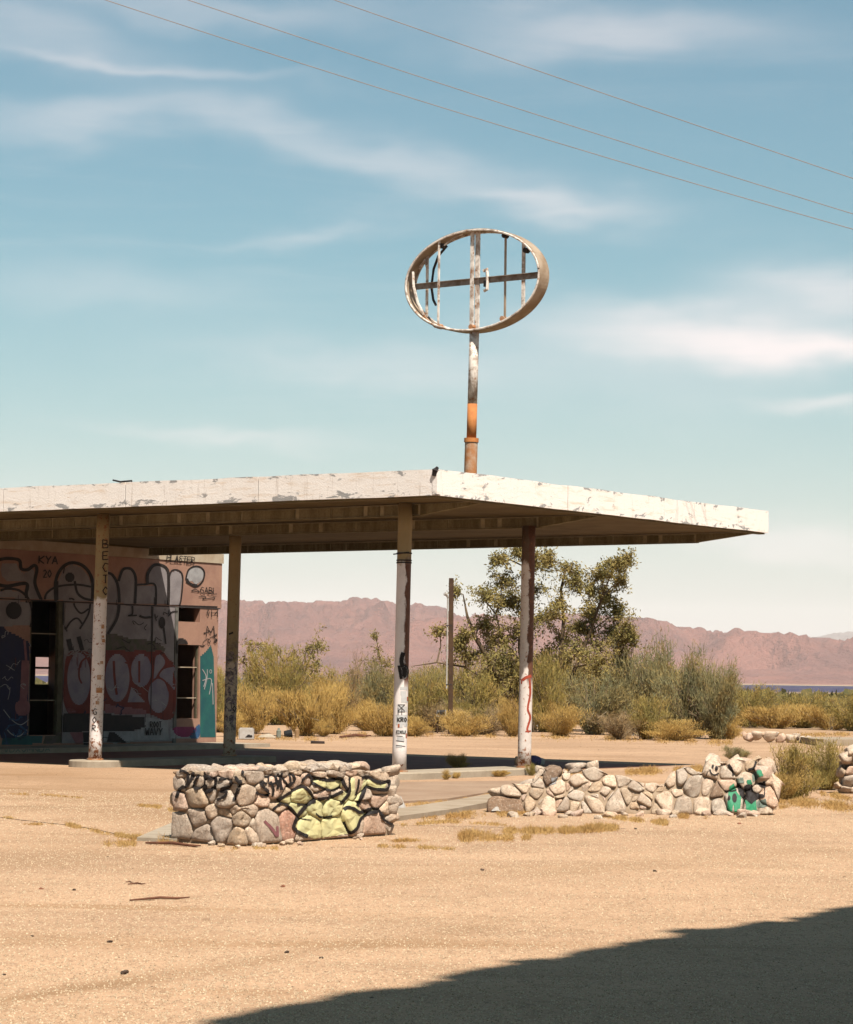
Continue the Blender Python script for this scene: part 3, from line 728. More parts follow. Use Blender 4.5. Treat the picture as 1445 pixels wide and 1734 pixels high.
Pn(P_WHITE, [lambda P: P.fill(A2([(632, 290), (650, 220), (690, 190), (740, 195), (770, 230), (760, 290), (710, 325), (680, 300)]), 2),
  lambda P: P.fill(A2([(245, 1480), (300, 1385), (490, 1400), (495, 1560), (245, 1560)]), 2.5, False), lambda P: P.fill(A0([(820, 1490), (930, 1500), (930, 1590), (820, 1580)]), 2.5, False),
  lambda P: P.fill(A2([(-10, 1490), (240, 1490), (240, 1560), (170, 1585), (-10, 1570)]), 2.5, False), lambda P: P.fill(A2([(510, 1470), (545, 1480), (600, 1540), (740, 1500), (740, 1545), (510, 1550)]), 2.5, False)], off=.0055)
Pn(P_RED, [lambda P: P.fill(A1([(340, 1180), (350, 1060), (385, 1015), (430, 1005), (490, 1030), (560, 1012), (640, 1010), (690, 1020), (750, 1010), (800, 1020), (860, 1015), (900, 1060), (935, 1110), (935, 1340), (880, 1385), (780, 1350), (560, 1335), (480, 1352), (380, 1360), (340, 1290)]), 2.5)], off=.0065)
Pn(P_PINK, [lambda P: P.fill(A1([(350, 1320), (400, 1330), (400, 1350), (370, 1350)]), 2), lambda P: P.fill(A1([(560, 1300), (780, 1330), (780, 1355), (560, 1350)]), 2.5, False),
  lambda P: P.fill(A0([(550, 1500), (660, 1500), (655, 1590), (600, 1590)]), 2.5, False), lambda P: P.stroke(A0([(192, 770), (200, 860), (205, 930)]), 4, lvl=1.5), lambda P: P.stroke(A0([(200, 930), (192, 1100), (180, 1290)]), 13, lvl=1.5),
  lambda P: P.fill(A0([(130, 1260), (225, 1260), (225, 1350), (150, 1365), (120, 1330)]), 2.5, lvl=1.6)], off=.0065)
Pn(P_MAUVE, [lambda P: P.fill(A1(ell(420, 1165, 62, 140)), 2.5), lambda P: P.fill(A1(ell(625, 1160, 65, 128)), 2.5), lambda P: P.fill(A1(ell(753, 1120, 54, 88)), 2.5), lambda P: P.fill(A1(ell(845, 1255, 55, 92)), 2.5),
  lambda P: P.fill(A1([(822, 1120), (830, 1050), (855, 1035), (880, 1080), (840, 1140), (820, 1180)]), 2.5), lambda P: P.fill(A1([(850, 1150), (880, 1110), (932, 1105), (932, 1220), (900, 1190)]), 2.5), lambda P: P.fill(A1([(680, 1290), (700, 1210), (775, 1290)]), 2.5, False)], off=.0085)
Pn(P_RED, [lambda P: P.stroke(A1([(470, 1045), (430, 1080), (420, 1150), (435, 1190)]), 3), lambda P: P.stroke(A1([(606, 1070), (610, 1160), (622, 1250)]), 4), lambda P: P.stroke(A1([(742, 1070), (742, 1185)]), 3.5), lambda P: P.stroke(A1([(800, 1190), (840, 1160), (880, 1180), (900, 1230)]), 3), lambda P: P.stroke(A1([(840, 1150), (870, 1110), (932, 1095)]), 3)], off=.011)
Pn(P_MAG, [lambda P: P.fill(A2([(530, 1465), (710, 1465), (670, 1530), (570, 1530)]), 2)], off=.007)
Pn(P_BLUE, [lambda P: P.fill(A2([(660, 1540), (700, 1470), (740, 1440), (735, 1540)]), 2)], off=.007)
B = []
st = lambda L, w, cl=False: B.append(lambda P: P.stroke(L, w, 2, cl))
st(A0([(-10, 130), (60, 120), (150, 135), (165, 200), (215, 210), (270, 175), (290, 210), (275, 320), (325, 450)]), 5.5); st(A0([(215, 470), (205, 400), (205, 320), (60, 340), (-10, 330)]), 6); st(A0([(0, 375), (60, 360), (150, 375), (215, 430), (245, 500), (252, 600), (240, 665)]), 4)
st(A0([(440, 460), (440, 300), (485, 200), (560, 155), (650, 175), (715, 250), (735, 350), (730, 460)]), 5.5); st(A0([(350, 460), (370, 395), (450, 345), (600, 328), (720, 345)]), 3.5); st(A0([(510, 180), (500, 240)]), 2); st(A0([(455, 300), (455, 460)]), 2.5)
st(A0([(590, 300), (610, 390), (660, 435), (720, 450)]), 4); st(A0([(500, 470), (500, 630), (530, 700)]), 2.5); st(A0([(545, 440), (580, 445), (590, 500), (640, 555), (700, 520)]), 3); st(A0([(520, 680), (560, 620), (610, 595), (650, 640)]), 3); st(A0([(715, 480), (695, 570), (630, 680)]), 3)
st(A2([(-10, 235), (45, 250), (90, 340), (100, 480), (80, 600), (10, 720)]), 4.5); st(A2([(95, 300), (125, 215), (165, 198), (205, 215), (232, 290), (225, 480)]), 4.5); st(A2([(232, 330), (300, 326), (385, 332), (390, 490)]), 3.2); st(A2([(325, 320), (325, 250), (365, 182), (420, 170), (475, 200), (492, 270), (490, 490)]), 5)
st(A2([(492, 290), (512, 225), (548, 210), (592, 232), (605, 290), (592, 440), (580, 490)]), 2.6); st(A2([(10, 487), (300, 490), (560, 495), (880, 505)]), 2.2); st(A2([(205, 490), (205, 560), (170, 575), (240, 572)]), 2.5); st(A2([(362, 495), (362, 700), (355, 800)]), 2.2)
st(A2([(260, 575), (300, 590), (360, 585)]), 4); st(A2([(440, 600), (455, 680), (470, 800)]), 2.5); st(A2([(490, 580), (520, 545), (565, 540)]), 2); st(A2([(628, 290), (648, 215), (695, 184), (745, 190), (776, 230), (762, 300), (710, 345), (660, 320), (640, 280)]), 2.6)
st(A2([(632, 300), (680, 330), (720, 335)]), 4.5); st(A2([(360, 700), (350, 1350)]), 1.4); st(A0([(540, 760), (560, 850)]), 8); st(A0([(620, 740), (650, 850)]), 7)
B.append(lambda P: P.fill(ell(22.5, 1034, 13.5, 14.5), 2)); B.append(lambda P: P.fill(ell(117.5, 977.6, 8, 8), 2)); B.append(lambda P: P.fill(A2(ell(440, 630, 26, 46)), 2)); B.append(lambda P: P.fill(A1([(330, 1355), (480, 1350), (600, 1355), (770, 1370), (770, 1425), (715, 1440), (330, 1450)]), 3, False))
B.append(lambda P: P.fill(A2([(560, 770), (600, 755), (640, 780), (640, 830), (590, 860), (555, 880)]), 2)); B.append(lambda P: P.fill(A0([(655, 1500), (720, 1500), (720, 1600), (660, 1600)]), 3, False)); B.append(lambda P: P.fill(A2([(20, 1500), (60, 1500), (160, 1585), (0, 1580)]), 2.5, False))
B.append(lambda P: text(P, 'KYA', 65, 941, 9, 13, 2.2, .05)); B.append(lambda P: text(P, '20', 72, 965, 6, 13, 1.8)); B.append(lambda P: text(P, 'PLASTER', 282, 939, 6, 12, 1.3, .10, gap=.15)); B.append(lambda P: text(P, 'GABL', 338, 994, 6, 11, 1.2, .05))
B.append(lambda P: P.stroke(A2([(730, 425), (790, 425), (760, 445), (860, 430), (840, 448)]), 1.2)); B.append(lambda P: text(P, 'ROOT', 253, 1222, 4, 10, 1.4)); B.append(lambda P: text(P, 'WAVY', 245, 1233, 6, 12, 1.6)); B.append(lambda P: P.stroke(A2([(670, 380), (700, 365), (735, 385), (680, 378)]), 1.3))
B.append(lambda P: text(P, 'M', 348, 1060, 14, 18, 1.1)); B.append(lambda P: text(P, 'H', 357, 1031, 10, 14, 1.1)); B.append(lambda P: text(P, '0', 349, 1032, 4, 11, 1)); B.append(lambda P: text(P, '0', 361, 1081, 5, 8, 1)); B.append(lambda P: text(P, '0', 350, 1082, 5, 8, 1)); B.append(lambda P: text(P, 'XCOMVDO', 288, 934, 0.1, .1, .1))
B.append(lambda P: text(P, 'BRAVE', 286, 944-12, 4.2, 5, 1.0, .06))
B.pop()
P = Paint(T, .0125)
for c in B: c(P)
P.build(P_BLACK, bld, 'graffiti_outline')
Pn(P_WHITE, [lambda P: P.stroke(A0([(25, 1320), (90, 1400), (160, 1440), (225, 1400)]), 1.6), lambda P: P.stroke(A0([(55, 1480), (90, 1515), (150, 1530), (210, 1480)]), 2), lambda P: P.stroke(A0([(0, 1140), (40, 1120), (75, 1160), (60, 1240)]), 1), lambda P: P.stroke(A0([(230, 790), (245, 830)]), 1),
  lambda P: P.stroke(A2([(760, 1000), (790, 1060), (770, 1140)]), 1.4), lambda P: P.stroke(A2([(800, 1000), (795, 1080), (775, 1160)]), 1.4), lambda P: P.stroke(A2([(760, 1090), (830, 1080), (815, 1200)]), 1.4), lambda P: P.stroke(A2(ell(826, 1018, 8, 14)), 1, closed=True), lambda P: P.stroke(A2([(840, 1110), (845, 1280)]), 1.4)], off=.0135)
def scrib(m, n, w, box, seed, off):
    r = random.Random(seed)
    for i in range(n):
        P = Paint(T, off+i*.00015); x = r.uniform(box[0], box[2]); y = r.uniform(box[1], box[3]); pts = [(x, y)]
        for k in range(r.randint(3, 7)): x += r.uniform(-5, 8); y += r.uniform(-7, 7); pts.append((x, y))
        P.stroke(pts, w*r.uniform(.6, 1.3), 2); P.build(m, bld, 'graffiti_tag')
scrib(P_WHITE, 9, 1.0, (110, 1150, 285, 1240), 1, .0145); scrib(P_BLACK, 14, 1.3, (108, 1040, 285, 1110), 2, .0145); scrib(P_BLUE, 6, 2.4, (5, 1180, 45, 1250), 3, .0145); scrib(P_WHITE, 6, 1.0, (2, 1060, 45, 1200), 4, .0145); scrib(P_RED, 5, 1.6, (108, 1100, 280, 1130), 5, .0145); scrib(P_BLACK, 7, 1.0, (342, 1035, 368, 1100), 6, .0145); scrib(P_BLACK, 6, 1.2, (110, 1215, 285, 1250), 7, .0145); scrib(P_SILV, 7, 2.2, (108, 1100, 200, 1112), 8, .0142); scrib(P_NAVY, 5, 2.0, (115, 1195, 230, 1215), 9, .0142)
for i in range(26): # paint drips
    r = random.Random(50+i); x = r.uniform(5, 285); y = r.choice((1012, 1108, 1205))+r.uniform(-6, 6); P = Paint(T, .0148); P.stroke([(x, y), (x-.1, y+r.uniform(8, 26))], .8, 3); P.build(r.choice((P_BLACK, P_BLACK, P_RED)), bld, 'graffiti_drip')
# lettered kerb of the walk
Tk = bvh_of([o for o in S.objects if o.name.startswith('walkway')]); P = Paint(Tk, .004)
wk = [o for o in S.objects if o.name.startswith('walkway')][0]
text(P, 'VDXOMNDA', 6, 1266, 8, 8, 1.3, -.02); P.build(P_LGREY, wk)

# column lettering, stickers
def onto(k, off=.003):
    T_ = bvh_of([COLS[k][2]]); return Paint(T_, off, .12)
P = onto('c1'); text(P, 'BECTO', 174, 914, 9, 14, 1.8, 0, True, .42); text(P, 'GOR', 158, 1200, 6, 10, 1.2, .05, True, .4); P.build(P_BLACK, COLS['c1'][3])
P = onto('c1'); [P.fill([(x+a/2, y+b_/2) for x, y in ((-w_, -h_), (w_, -h_), (w_, h_), (-w_, h_))], 1.5, False) for a, b_, w_, h_ in ((2*174, 2*1061, 2.5, 3.5), (2*176, 2*1085, 3.5, 3), (2*172, 2*1122, 2.5, 2.5), (2*168, 2*1147, 3.5, 4), (2*168, 2*1169, 5, 4.5), (2*165, 2*1190, 3, 3), (2*174, 2*1078, 2, 2))]; P.build(RUSTP, COLS['c1'][3], 'rust_patch')
P = onto('c3')
for (x, y, w, h) in ((684, 1166, 12, 5), (683, 1174, 9, 7), (686, 1186, 13, 8), (679, 1200, 11, 12), (686, 1201, 6, 9), (680, 1219, 18, 17), (678, 1229, 8, 7), (687, 1228, 6, 6), (681, 1240, 14, 6), (679, 1252, 12, 8), (684, 1180, 8, 5), (676, 1264, 10, 4)):
    P.fill([(x-w/2, y-h/2), (x+w/2, y-h/2), (x+w/2, y+h/2), (x-w/2, y+h/2)], 1.5, False)
P.build(spray('sticker_white', (.82, .79, .76), (.74, .70, .68)), COLS['c3'][3], 'sticker')
P = onto('c3', .0055)
for (x, y, w, h) in ((674, 1193, 12, 1.2), (674, 1205, 12, 1.2), (674, 1199, 1.2, 12), (680, 1199, 1.2, 12)): P.fill([(x, y), (x+w, y), (x+w, y+h), (x, y+h)], 1.2, False)
P.stroke([(675, 1194), (685, 1204)], 1.2); P.stroke([(685, 1194), (675, 1204)], 1.2); text(P, 'KRO', 674, 1215, 4, 7, 1.3); text(P, 'EXU', 672, 1237, 4, 5, 1.1)
P.stroke([(671, 1254), (684, 1256)], .9); P.stroke([(671, 1262), (686, 1264)], .9); P.stroke([(672, 1246), (682, 1247)], .9)
P.stroke([(683, 1105), (680, 1120), (684, 1132)], 7); P.fill(ell(686, 1137, 6, 11), 1.5); P.stroke([(676, 1127), (680, 1150)], 5)
P.build(P_BLACK, COLS['c3'][3])
P = onto('c3', .0075); P.stroke(ell(685, 1139, 4.5, 10), 1.3, closed=True); P.stroke([(684, 1117), (687, 1124)], 1.2); P.build(P_WHITE, COLS['c3'][3])
P = onto('c3', .006); [P.fill([(x, y), (x+w, y), (x+w, y+h), (x, y+h)], 1.5, False) for x, y, w, h in ((687, 1242, 5, 8), (674, 1226, 3, 6), (689, 1180, 3, 7))]; P.build(spray('redorange', (.62, .15, .06)), COLS['c3'][3], 'sticker')
P = onto('c4', .004)
P.stroke([(885, 1152), (892, 1147), (900, 1145)], 5); P.stroke([(897, 1150), (898, 1175), (894, 1200), (898, 1215), (893, 1235), (896, 1240)], 3.4); P.stroke([(884, 1150), (884, 1158)], 2); P.stroke([(890, 1239), (899, 1238)], 2.5); P.build(spray('drip_red', (.60, .10, .05)), COLS['c4'][3])
P = onto('c2', .004); P.stroke([(388, 1074), (395, 1071)], 3); P.stroke([(384, 1095), (383, 1120)], 2); text(P, '80', 388, 1195, 5, 10, 1.3); P.build(P_BLACK, COLS['c2'][3])

# ------------------------------------------------------------------ sign on the roof
YS = 51.5
pb = on_Y(797, 800, YS); pt_ = on_Y(806, 476, YS)
sg = thing('sign_frame', Vector((pb.x, YS, ZS+FH-.1)), 'empty rusted oval sign frame on a tall pole standing above the canopy', 'sign')
E1 = -U; N_ = -V; cen = Vector((pt_.x, YS, pt_.z))
zr = lambda py: on_Y(800, py, YS).z
xr = lambda z: pb.x + (pt_.x-pb.x)*(z-pb.z)/(pt_.z-pb.z)
def P_(z): return Vector((xr(z), YS, z))
mm = MB(); mm.tube([P_(ZS+FH-.12), P_(zr(748))], .130, 24); mm.build('sleeve', RUSTP, sg, False)
mm = MB(); mm.tube([P_(zr(749)), P_(zr(742))], .148, 24); mm.build('collar', RUST, sg)
mm = MB(); mm.tube([P_(zr(745)), P_(zr(684))], .100, 24); mm.build('pole_section', RUST, sg, True)
mm = MB(); mm.tube([P_(zr(684)), P_(zr(620)), P_(zr(560))], .098, 24); mm.build('pole', RW, sg, True)
AW, BH, DP = 1.655, 1.045, .34
def oval(a, b_, t): return cen + E1*(a*math.cos(t)) + Z*(b_*math.sin(t))
n = 96; vs = []; fs = []
for i in range(n):
    t = 2*math.pi*i/n
    for a, b_, dd in ((AW, BH, DP/2), (AW, BH, -DP/2), (AW-.02, BH-.02, -DP/2), (AW-.02, BH-.02, DP/2)): vs.append(oval(a, b_, t)+N_*dd)
for i in range(n):
    j = (i+1) % n
    for k in range(4): l = (k+1) % 4; fs.append((i*4+k, i*4+l, j*4+l, j*4+k))
pyd('oval_rim', vs, fs, RIMM, sg, False)
mm = MB()
for dd in (DP/2, -DP/2): mm.tube([oval(AW-.03, BH-.03, 2*math.pi*i/64)+N_*dd for i in range(65)], .022, 6, False)
mm.build('rim_lip', RW, sg)
mm = MB(); mm.box(cen - E1*1.56 - N_*.04 - Z*.055, E1*3.12, N_*.06, Z*.11); mm.box(cen-E1*1.56+N_*.02+Z*.045, E1*3.12, N_*.05, Z*.012); mm.build('cross_bar', simple('grey_channel', (.52, .44, .38), (.26, .18, .13), 6), sg)
def vbar(e, w, nn, m, top=1, bot=1, nme='upright'):
    h = BH*math.sqrt(max(0, 1-(e/AW)**2))-.03; mm = MB(); mm.box(cen+E1*(e-w/2)+N_*nn-Z*h*bot, E1*w, N_*.035, Z*h*(top+bot)); mm.build(nme, m, sg)
vbar(-.045, .08, .05, RW); vbar(.045, .10, -.01, RW)
vbar(-.82, .035, .12, RW); vbar(.66, .035, -.10, RIMM); vbar(1.15, .07, -.02, RW); vbar(-1.28, .05, -.12, RW)
def curve_part(pts, r, m, nme='neon_tube_bracket'):
    mm = MB(); mm.tube([cen+E1*a+N_*b_+Z*c for a, b_, c in pts], r, 6); mm.build(nme, m, sg)
curve_part([(-.78+.0, -.08, .80), (-1.0, -.1, .62), (-1.12, -.1, .35), (-1.17, -.1, 0), (-1.12, -.1, -.28), (-1.05, -.1, -.40)], .028, DARKS, 'conduit')
curve_part([(.66, .0, .92), (.95, .0, .84), (1.2, .0, .66)], .02, DARKS, 'conduit')
curve_part([(-.75, 0, -.90), (-1.0, .0, -.86), (-1.3, .0, -.60)], .022, RUSTP, 'conduit'); curve_part([(.60, 0, -.88), (.85, 0, -.86), (1.1, 0, -.72)], .022, RUSTP, 'conduit')
curve_part([(-.72, .1, .78), (-.45, .1, .93), (-.3, .05, .98)], .018, RW, 'conduit')
curve_part([(-1.45, -.05, .38), (-1.30, -.05, .55), (-1.22, 0, .40)], .03, RW, 'conduit'); curve_part([(-1.5, .1, .3), (-1.48, .1, 0), (-1.4, .05, -.35), (-1.28, 0, -.6)], .03, RW, 'conduit')
for e, zz, nn in ((-.8, .78, .05), (.66, .88, -.08), (1.22, .52, 0), (-.8, -.88, .1), (.62, -.80, -.1), (0.0, -.95, .1), (1.62, .1, .12)):
    mm = MB(); mm.tube([cen+E1*e+Z*zz+N_*(nn-.05), cen+E1*e+Z*zz+N_*(nn+.07)], .055 if e < 1.5 else .02, 10); mm.build('lamp_socket', DARKS if zz > 0 else RUSTP, sg)
curve_part([(.22, .05, .18), (.30, .05, .22), (.32, .05, .05), (.31, .05, -.2), (.24, .05, -.22)], .035, RW, 'conduit')
mm = MB(); mm.tube([cen+E1*.28+Z*-.02+N_*.05, cen+E1*.28-Z*.14+N_*.05], .05, 8); mm.build('lamp_socket', BLACKM, sg)

# ------------------------------------------------------------------ wires
WM = simple('bare_cable', (.34, .25, .20), (.28, .21, .17), 3)
for (x0, y0), (x1, y1), (x2, y2), lab in (((180, 0), (798, 197), (1445, 388), 'lowest of the three overhead wires crossing the sky'), ((320, 0), (798, 158), (1445, 362), 'middle one of the three overhead wires crossing the sky'), ((568, 0), (1020, 157), (1445, 302), 'highest of the three overhead wires crossing the sky')):
    out = []
    for k in range(41):
        px = -700+k*75; py = y0*(px-x1)*(px-x2)/((x0-x1)*(x0-x2))+y1*(px-x0)*(px-x2)/((x1-x0)*(x1-x2))+y2*(px-x0)*(px-x1)/((x2-x0)*(x2-x1))
        out.append(on_Y(px, py, 50.))
    mm = MB(); mm.tube(out, .0078, 6); tag(mm.build('power_line', WM), lab, 'wire', 'overhead wires')

# ------------------------------------------------------------------ stones
def stone_mesh(i):
    bm = bmesh.new(); bmesh.ops.create_icosphere(bm, subdivisions=3, radius=1); r = random.Random(i)
    e = r.uniform(.72, .95); off = Vector((i*7.3, i*3.1, 0)); cuts = [(Vector((r.gauss(0, 1), r.gauss(0, 1), r.gauss(0, 1))).normalized(), r.uniform(.62, .88)) for _ in range(15)]
    for v in bm.verts:
        c = v.co; c = Vector([math.copysign(abs(k)**e, k) for k in c]); c *= 1/ max(.9, (abs(c.x)**4+abs(c.y)**4+abs(c.z)**4)**.25)
        for nrm, d in cuts:
            k = c.dot(nrm)
            if k > d: c -= nrm*(k-d)*.92
        c *= 1.06+.12*noise.noise(c*1.3+off)+.05*noise.noise(c*3.6+off); v.co = c
    me = bpy.data.meshes.new('stone'); bm.to_mesh(me); bm.free(); me.materials.append(STONE); me.polygons.foreach_set('use_smooth', [True]*len(me.polygons))
    return me
SM = [stone_mesh(i) for i in range(12)]
TINT = {'n': (1, 1, 1), 'g': (.86, .86, .88), 'p': (1.12, .98, .94), 'l': (1.18, 1.12, 1.06), 't': (.95, .88, .78), 'd': (.45, .36, .30), 'r': (1.1, .75, .68)}
def stone(c, sx, sy, sz, rz, parent, tint='n', tilt=.25, name='stone'):
    o = bpy.data.objects.new(name, rnd.choice(SM)); C.objects.link(o)
    k = rnd.uniform(.9, 1.1); t = TINT[tint]; o.color = (t[0]*k, t[1]*k, t[2]*k, 1)
    o.scale = (sx, sy, sz); o.rotation_euler = (rnd.uniform(-.15, .15), rnd.uniform(-tilt, tilt), rz); o.location = c
    if parent: o.parent = parent; o.matrix_parent_inverse = Matrix.Translation(-parent.location)
    return o

def clip(poly, p, n):
    out = []
    for i in range(len(poly)):
        a, b_ = poly[i], poly[(i+1) % len(poly)]; da = (a[0]-p[0])*n[0]+(a[1]-p[1])*n[1]; db = (b_[0]-p[0])*n[0]+(b_[1]-p[1])*n[1]
        if da <= 0: out.append(a)
        if (da < 0 < db) or (db < 0 < da): t = da/(da-db); out.append((a[0]+(b_[0]-a[0])*t, a[1]+(b_[1]-a[1])*t))
    return out
def masonry(seeds, topf, botf, to3, nrm, parent, joint, dome, seed=1, xr=(0, 2000)):
    '''fitted rubble: every seed (px, py, w, h, tint) becomes one stone bounded by its neighbours; to3 maps a photo pixel to the wall face'''
    r = random.Random(seed)
    for i, (x, y, w, h, tint) in enumerate(seeds):
        poly = [(x-w*.85, y-h*.85), (x+w*.85, y-h*.85), (x+w*.85, y+h*.85), (x-w*.85, y+h*.85)]
        ri = w*h/4
        for j, (x2, y2, w2, h2, _) in enumerate(seeds):
            if i == j: continue
            dx, dy = x2-x, y2-y; d2 = dx*dx+dy*dy
            if d2 > 14000: continue
            t = .5+.5*(ri-w2*h2/4)/d2; t = min(.85, max(.15, t)); poly = clip(poly, (x+dx*t, y+dy*t), (dx, dy))
            if len(poly) < 3: break
        if len(poly) < 3: continue
        # resample with rounded corners
        for _ in range(2):
            q = []
            for k in range(len(poly)):
                a, b_ = poly[k], poly[(k+1) % len(poly)]; q += [(a[0]*.78+b_[0]*.22, a[1]*.78+b_[1]*.22), (a[0]*.22+b_[0]*.78, a[1]*.22+b_[1]*.78)]
            poly = q
        cx = sum(p[0] for p in poly)/len(poly); cy = sum(p[1] for p in poly)/len(poly)
        n = len(poly); ar = []
        poly = [(min(max(px, xr[0]+3*noise.noise(Vector((py*.1, 0, 4)))), xr[1]+3*noise.noise(Vector((py*.1, 5, 4)))), min(max(py, topf(px)), botf(px))) for px, py in poly]
        c3 = to3(cx, cy); sz = (to3(*poly[0])-to3(*poly[n//2])).length/2; D = dome*r.uniform(.75, 1.25)*min(1.2, sz/.13)
        tx, ty = r.gauss(0, .35), r.gauss(0, .35); vs = []; fs = []; rings = [(1.0, -.05), (.99, .22), (.93, .66), (.80, .9), (.50, 1.0)]
        for sc, dd in rings:
            for px, py in poly:
                ex, ey = px-cx, py-cy; k = 1-joint/max(3, math.hypot(ex, ey)); p = to3(cx+ex*sc*k, cy+ey*sc*k)
                g = dd*D*(1+tx*ex*sc/max(w, 6)+ty*ey*sc/max(h, 6)) if dd > 0 else dd
                g += .020*noise.noise(p*11+Vector((i, 0, 0)))*(dd > 0) + .008*noise.noise(p*30)*(dd > 0)
                vs.append(p+nrm(px)*g)
        vs.append(c3+nrm(cx)*(D*1.0))
        for a in range(len(rings)-1):
            for k in range(n): l = (k+1) % n; fs.append((a*n+k, a*n+l, (a+1)*n+l, (a+1)*n+k))
        m_ = (len(rings)-1)*n
        for k in range(n): fs.append((m_+k, m_+(k+1) % n, len(vs)-1))
        me = bpy.data.meshes.new('stone'); me.from_pydata([tuple(v-c3) for v in vs], [], fs); bm = bmesh.new(); bm.from_mesh(me); bmesh.ops.recalc_face_normals(bm, faces=bm.faces); bm.to_mesh(me); bm.free()
        me.polygons.foreach_set('use_smooth', [True]*len(me.polygons)); me.materials.append(STONE)
        o = bpy.data.objects.new('stone', me); C.objects.link(o); o.location = c3; k = r.uniform(.9, 1.1); t = TINT[tint]; o.color = (t[0]*k, t[1]*k, t[2]*k, 1)
        o.parent = parent; o.matrix_parent_inverse = Matrix.Translation(-parent.location)

# planter
gA = on_z(408, 1432, GZ); planter = thing('stone_planter', gA, 'fieldstone planter wall sprayed with a yellow and black figure, nearest the camera', 'stone wall')
H_P = on_Y(410, 1312, gA.y).z
LU = (on_pl(290, 1418, gA, V)-gA).dot(U); LV = (on_pl(664, 1405, gA, U)-gA).dot(V)
wt_ = .30
mm = MB(); g = gA.copy(); g.z = GZ-.1; hh = H_P-GZ+.04
mm.box(g+U*.0+V*.0, U*(LU-.10), V*(wt_+.10), Z*hh); mm.box(g+U*.0+V*(.1+wt_), U*(wt_+.10), V*(LV-.2-wt_), Z*hh)
mm.box(g+U*(LU-.1-wt_)+V*(.1+wt_), U*wt_, V*(LV-.2-wt_), Z*(hh-.03)); mm.box(g+U*(.1+wt_)+V*(LV-.1-wt_), U*(LU-.2-2*wt_), V*wt_, Z*hh)
mm.box(g+U*(.1+wt_)+V*(.1+wt_), U*(LU-.2-2*wt_), V*(LV-.2-2*wt_), Z*(hh-.22)); core = mm.build('mortar', MORTAR, planter)
K6 = [(290,185,150,90,'t'),(265,310,130,140,'g'),(340,300,90,170,'n'),(470,190,110,80,'t'),(475,300,130,140,'n'),(590,190,190,130,'p'),(570,240,110,70,'t'),(600,340,150,170,'n'),(780,220,230,110,'p'),(740,320,190,160,'n'),
 (960,240,140,150,'t'),(1090,215,320,190,'g'),(1240,150,130,80,'n'),(250,540,190,190,'p'),(450,500,260,250,'t'),(600,430,130,190,'n'),(790,500,260,230,'n'),(900,430,130,230,'n'),(1010,460,210,280,'l'),(1190,370,170,150,'n'),(1330,370,180,220,'p'),(1150,500,160,120,'p'),
 (260,800,280,330,'g'),(450,720,260,250,'g'),(610,680,110,250,'l'),(590,760,110,110,'t'),(540,890,260,180,'g'),(740,820,220,360,'g'),(770,690,150,190,'t'),(870,640,140,110,'l'),(960,750,300,160,'t'),(1050,640,240,90,'l'),(920,900,200,220,'t'),(1020,880,150,200,'l'),(1090,820,140,160,'n'),(1250,800,330,360,'g'),(1360,620,170,90,'l')]
K7 = [(60,150,170,110,'n'),(200,150,180,90,'l'),(290,110,140,70,'g'),(440,120,240,110,'g'),(620,110,150,90,'t'),(720,115,110,90,'g'),(640,190,280,120,'g'),(430,200,260,90,'l'),(820,190,170,110,'p'),(1120,210,260,170,'l'),(960,190,150,110,'n'),
 (60,420,140,130,'t'),(180,300,190,150,'p'),(330,270,110,170,'p'),(250,440,270,190,'t'),(440,330,210,170,'n'),(600,300,260,120,'t'),(480,430,210,150,'p'),(640,420,170,120,'n'),(760,300,130,220,'n'),(860,330,170,300,'t'),(960,400,140,260,'n'),(1080,340,300,170,'n'),(1090,500,260,150,'p'),
 (90,740,240,310,'r'),(230,610,230,170,'l'),(330,790,300,270,'n'),(420,590,250,200,'l'),(580,600,330,190,'l'),(620,790,350,230,'l'),(820,700,270,320,'l'),(980,560,170,130,'p'),(1060,740,280,270,'p'),(1190,590,190,140,'l'),(1220,720,140,140,'n')]
def plant_stone(px, py, w, h, tint):
    pl = on_pl(px, py, gA, V); pr = on_pl(px, py, gA, U)
    left = (pl-gA).dot(U) > 0 and px < 408
    p = pl if left else pr; d = U if left else V; nin = V if left else U
    ct = abs(d.x)*1.0 if left else (abs(d.x))
    W_ = w/F*p.y/ct/2*(1.02 if left else .86); H_ = h/F*p.y/2*1.08
    if left is False: W_ = min(W_, H_*1.9)
    dp = min(.17, max(.09, (W_+H_)/2*.75))
    p = p + nin*(dp*.72)
    rz = math.atan2(d.y, d.x)+rnd.uniform(-.12, .12)
    W_ *= 1.16; H_ *= 1.13
    stone(p, W_, dp, H_, rz, planter, tint, .12)
S6 = [(270+cx/6.88, 1280+cy/6.88, w/6.88, h/6.88, t) for cx, cy, w, h, t in K6]; S7 = [(470+cx/6.57, 1280+cy/6.57, w/6.57, h/6.57, t) for cx, cy, w, h, t in K7]
S6 = [(min(k[0], 472), *k[1:]) for k in S6]
def pto3(px, py):
    pl = on_pl(px, py, gA, V); pr = on_pl(px, py, gA, U)
    return pl if (pl-gA).dot(U) > 0 else pr
def pnrm(px): return -V if (on_pl(px, 1370, gA, V)-gA).dot(U) > 0 else -U
masonry([k for k in S6+S7], lambda x: 1306+4*noise.noise(Vector((x*.06, 0, 0)))-abs(x-500)*.0, lambda x: 1419+(x-290)*.12 if x < 408 else 1433-(x-408)*.085, pto3, pnrm, planter, .30, .046, 3, (294, 658))
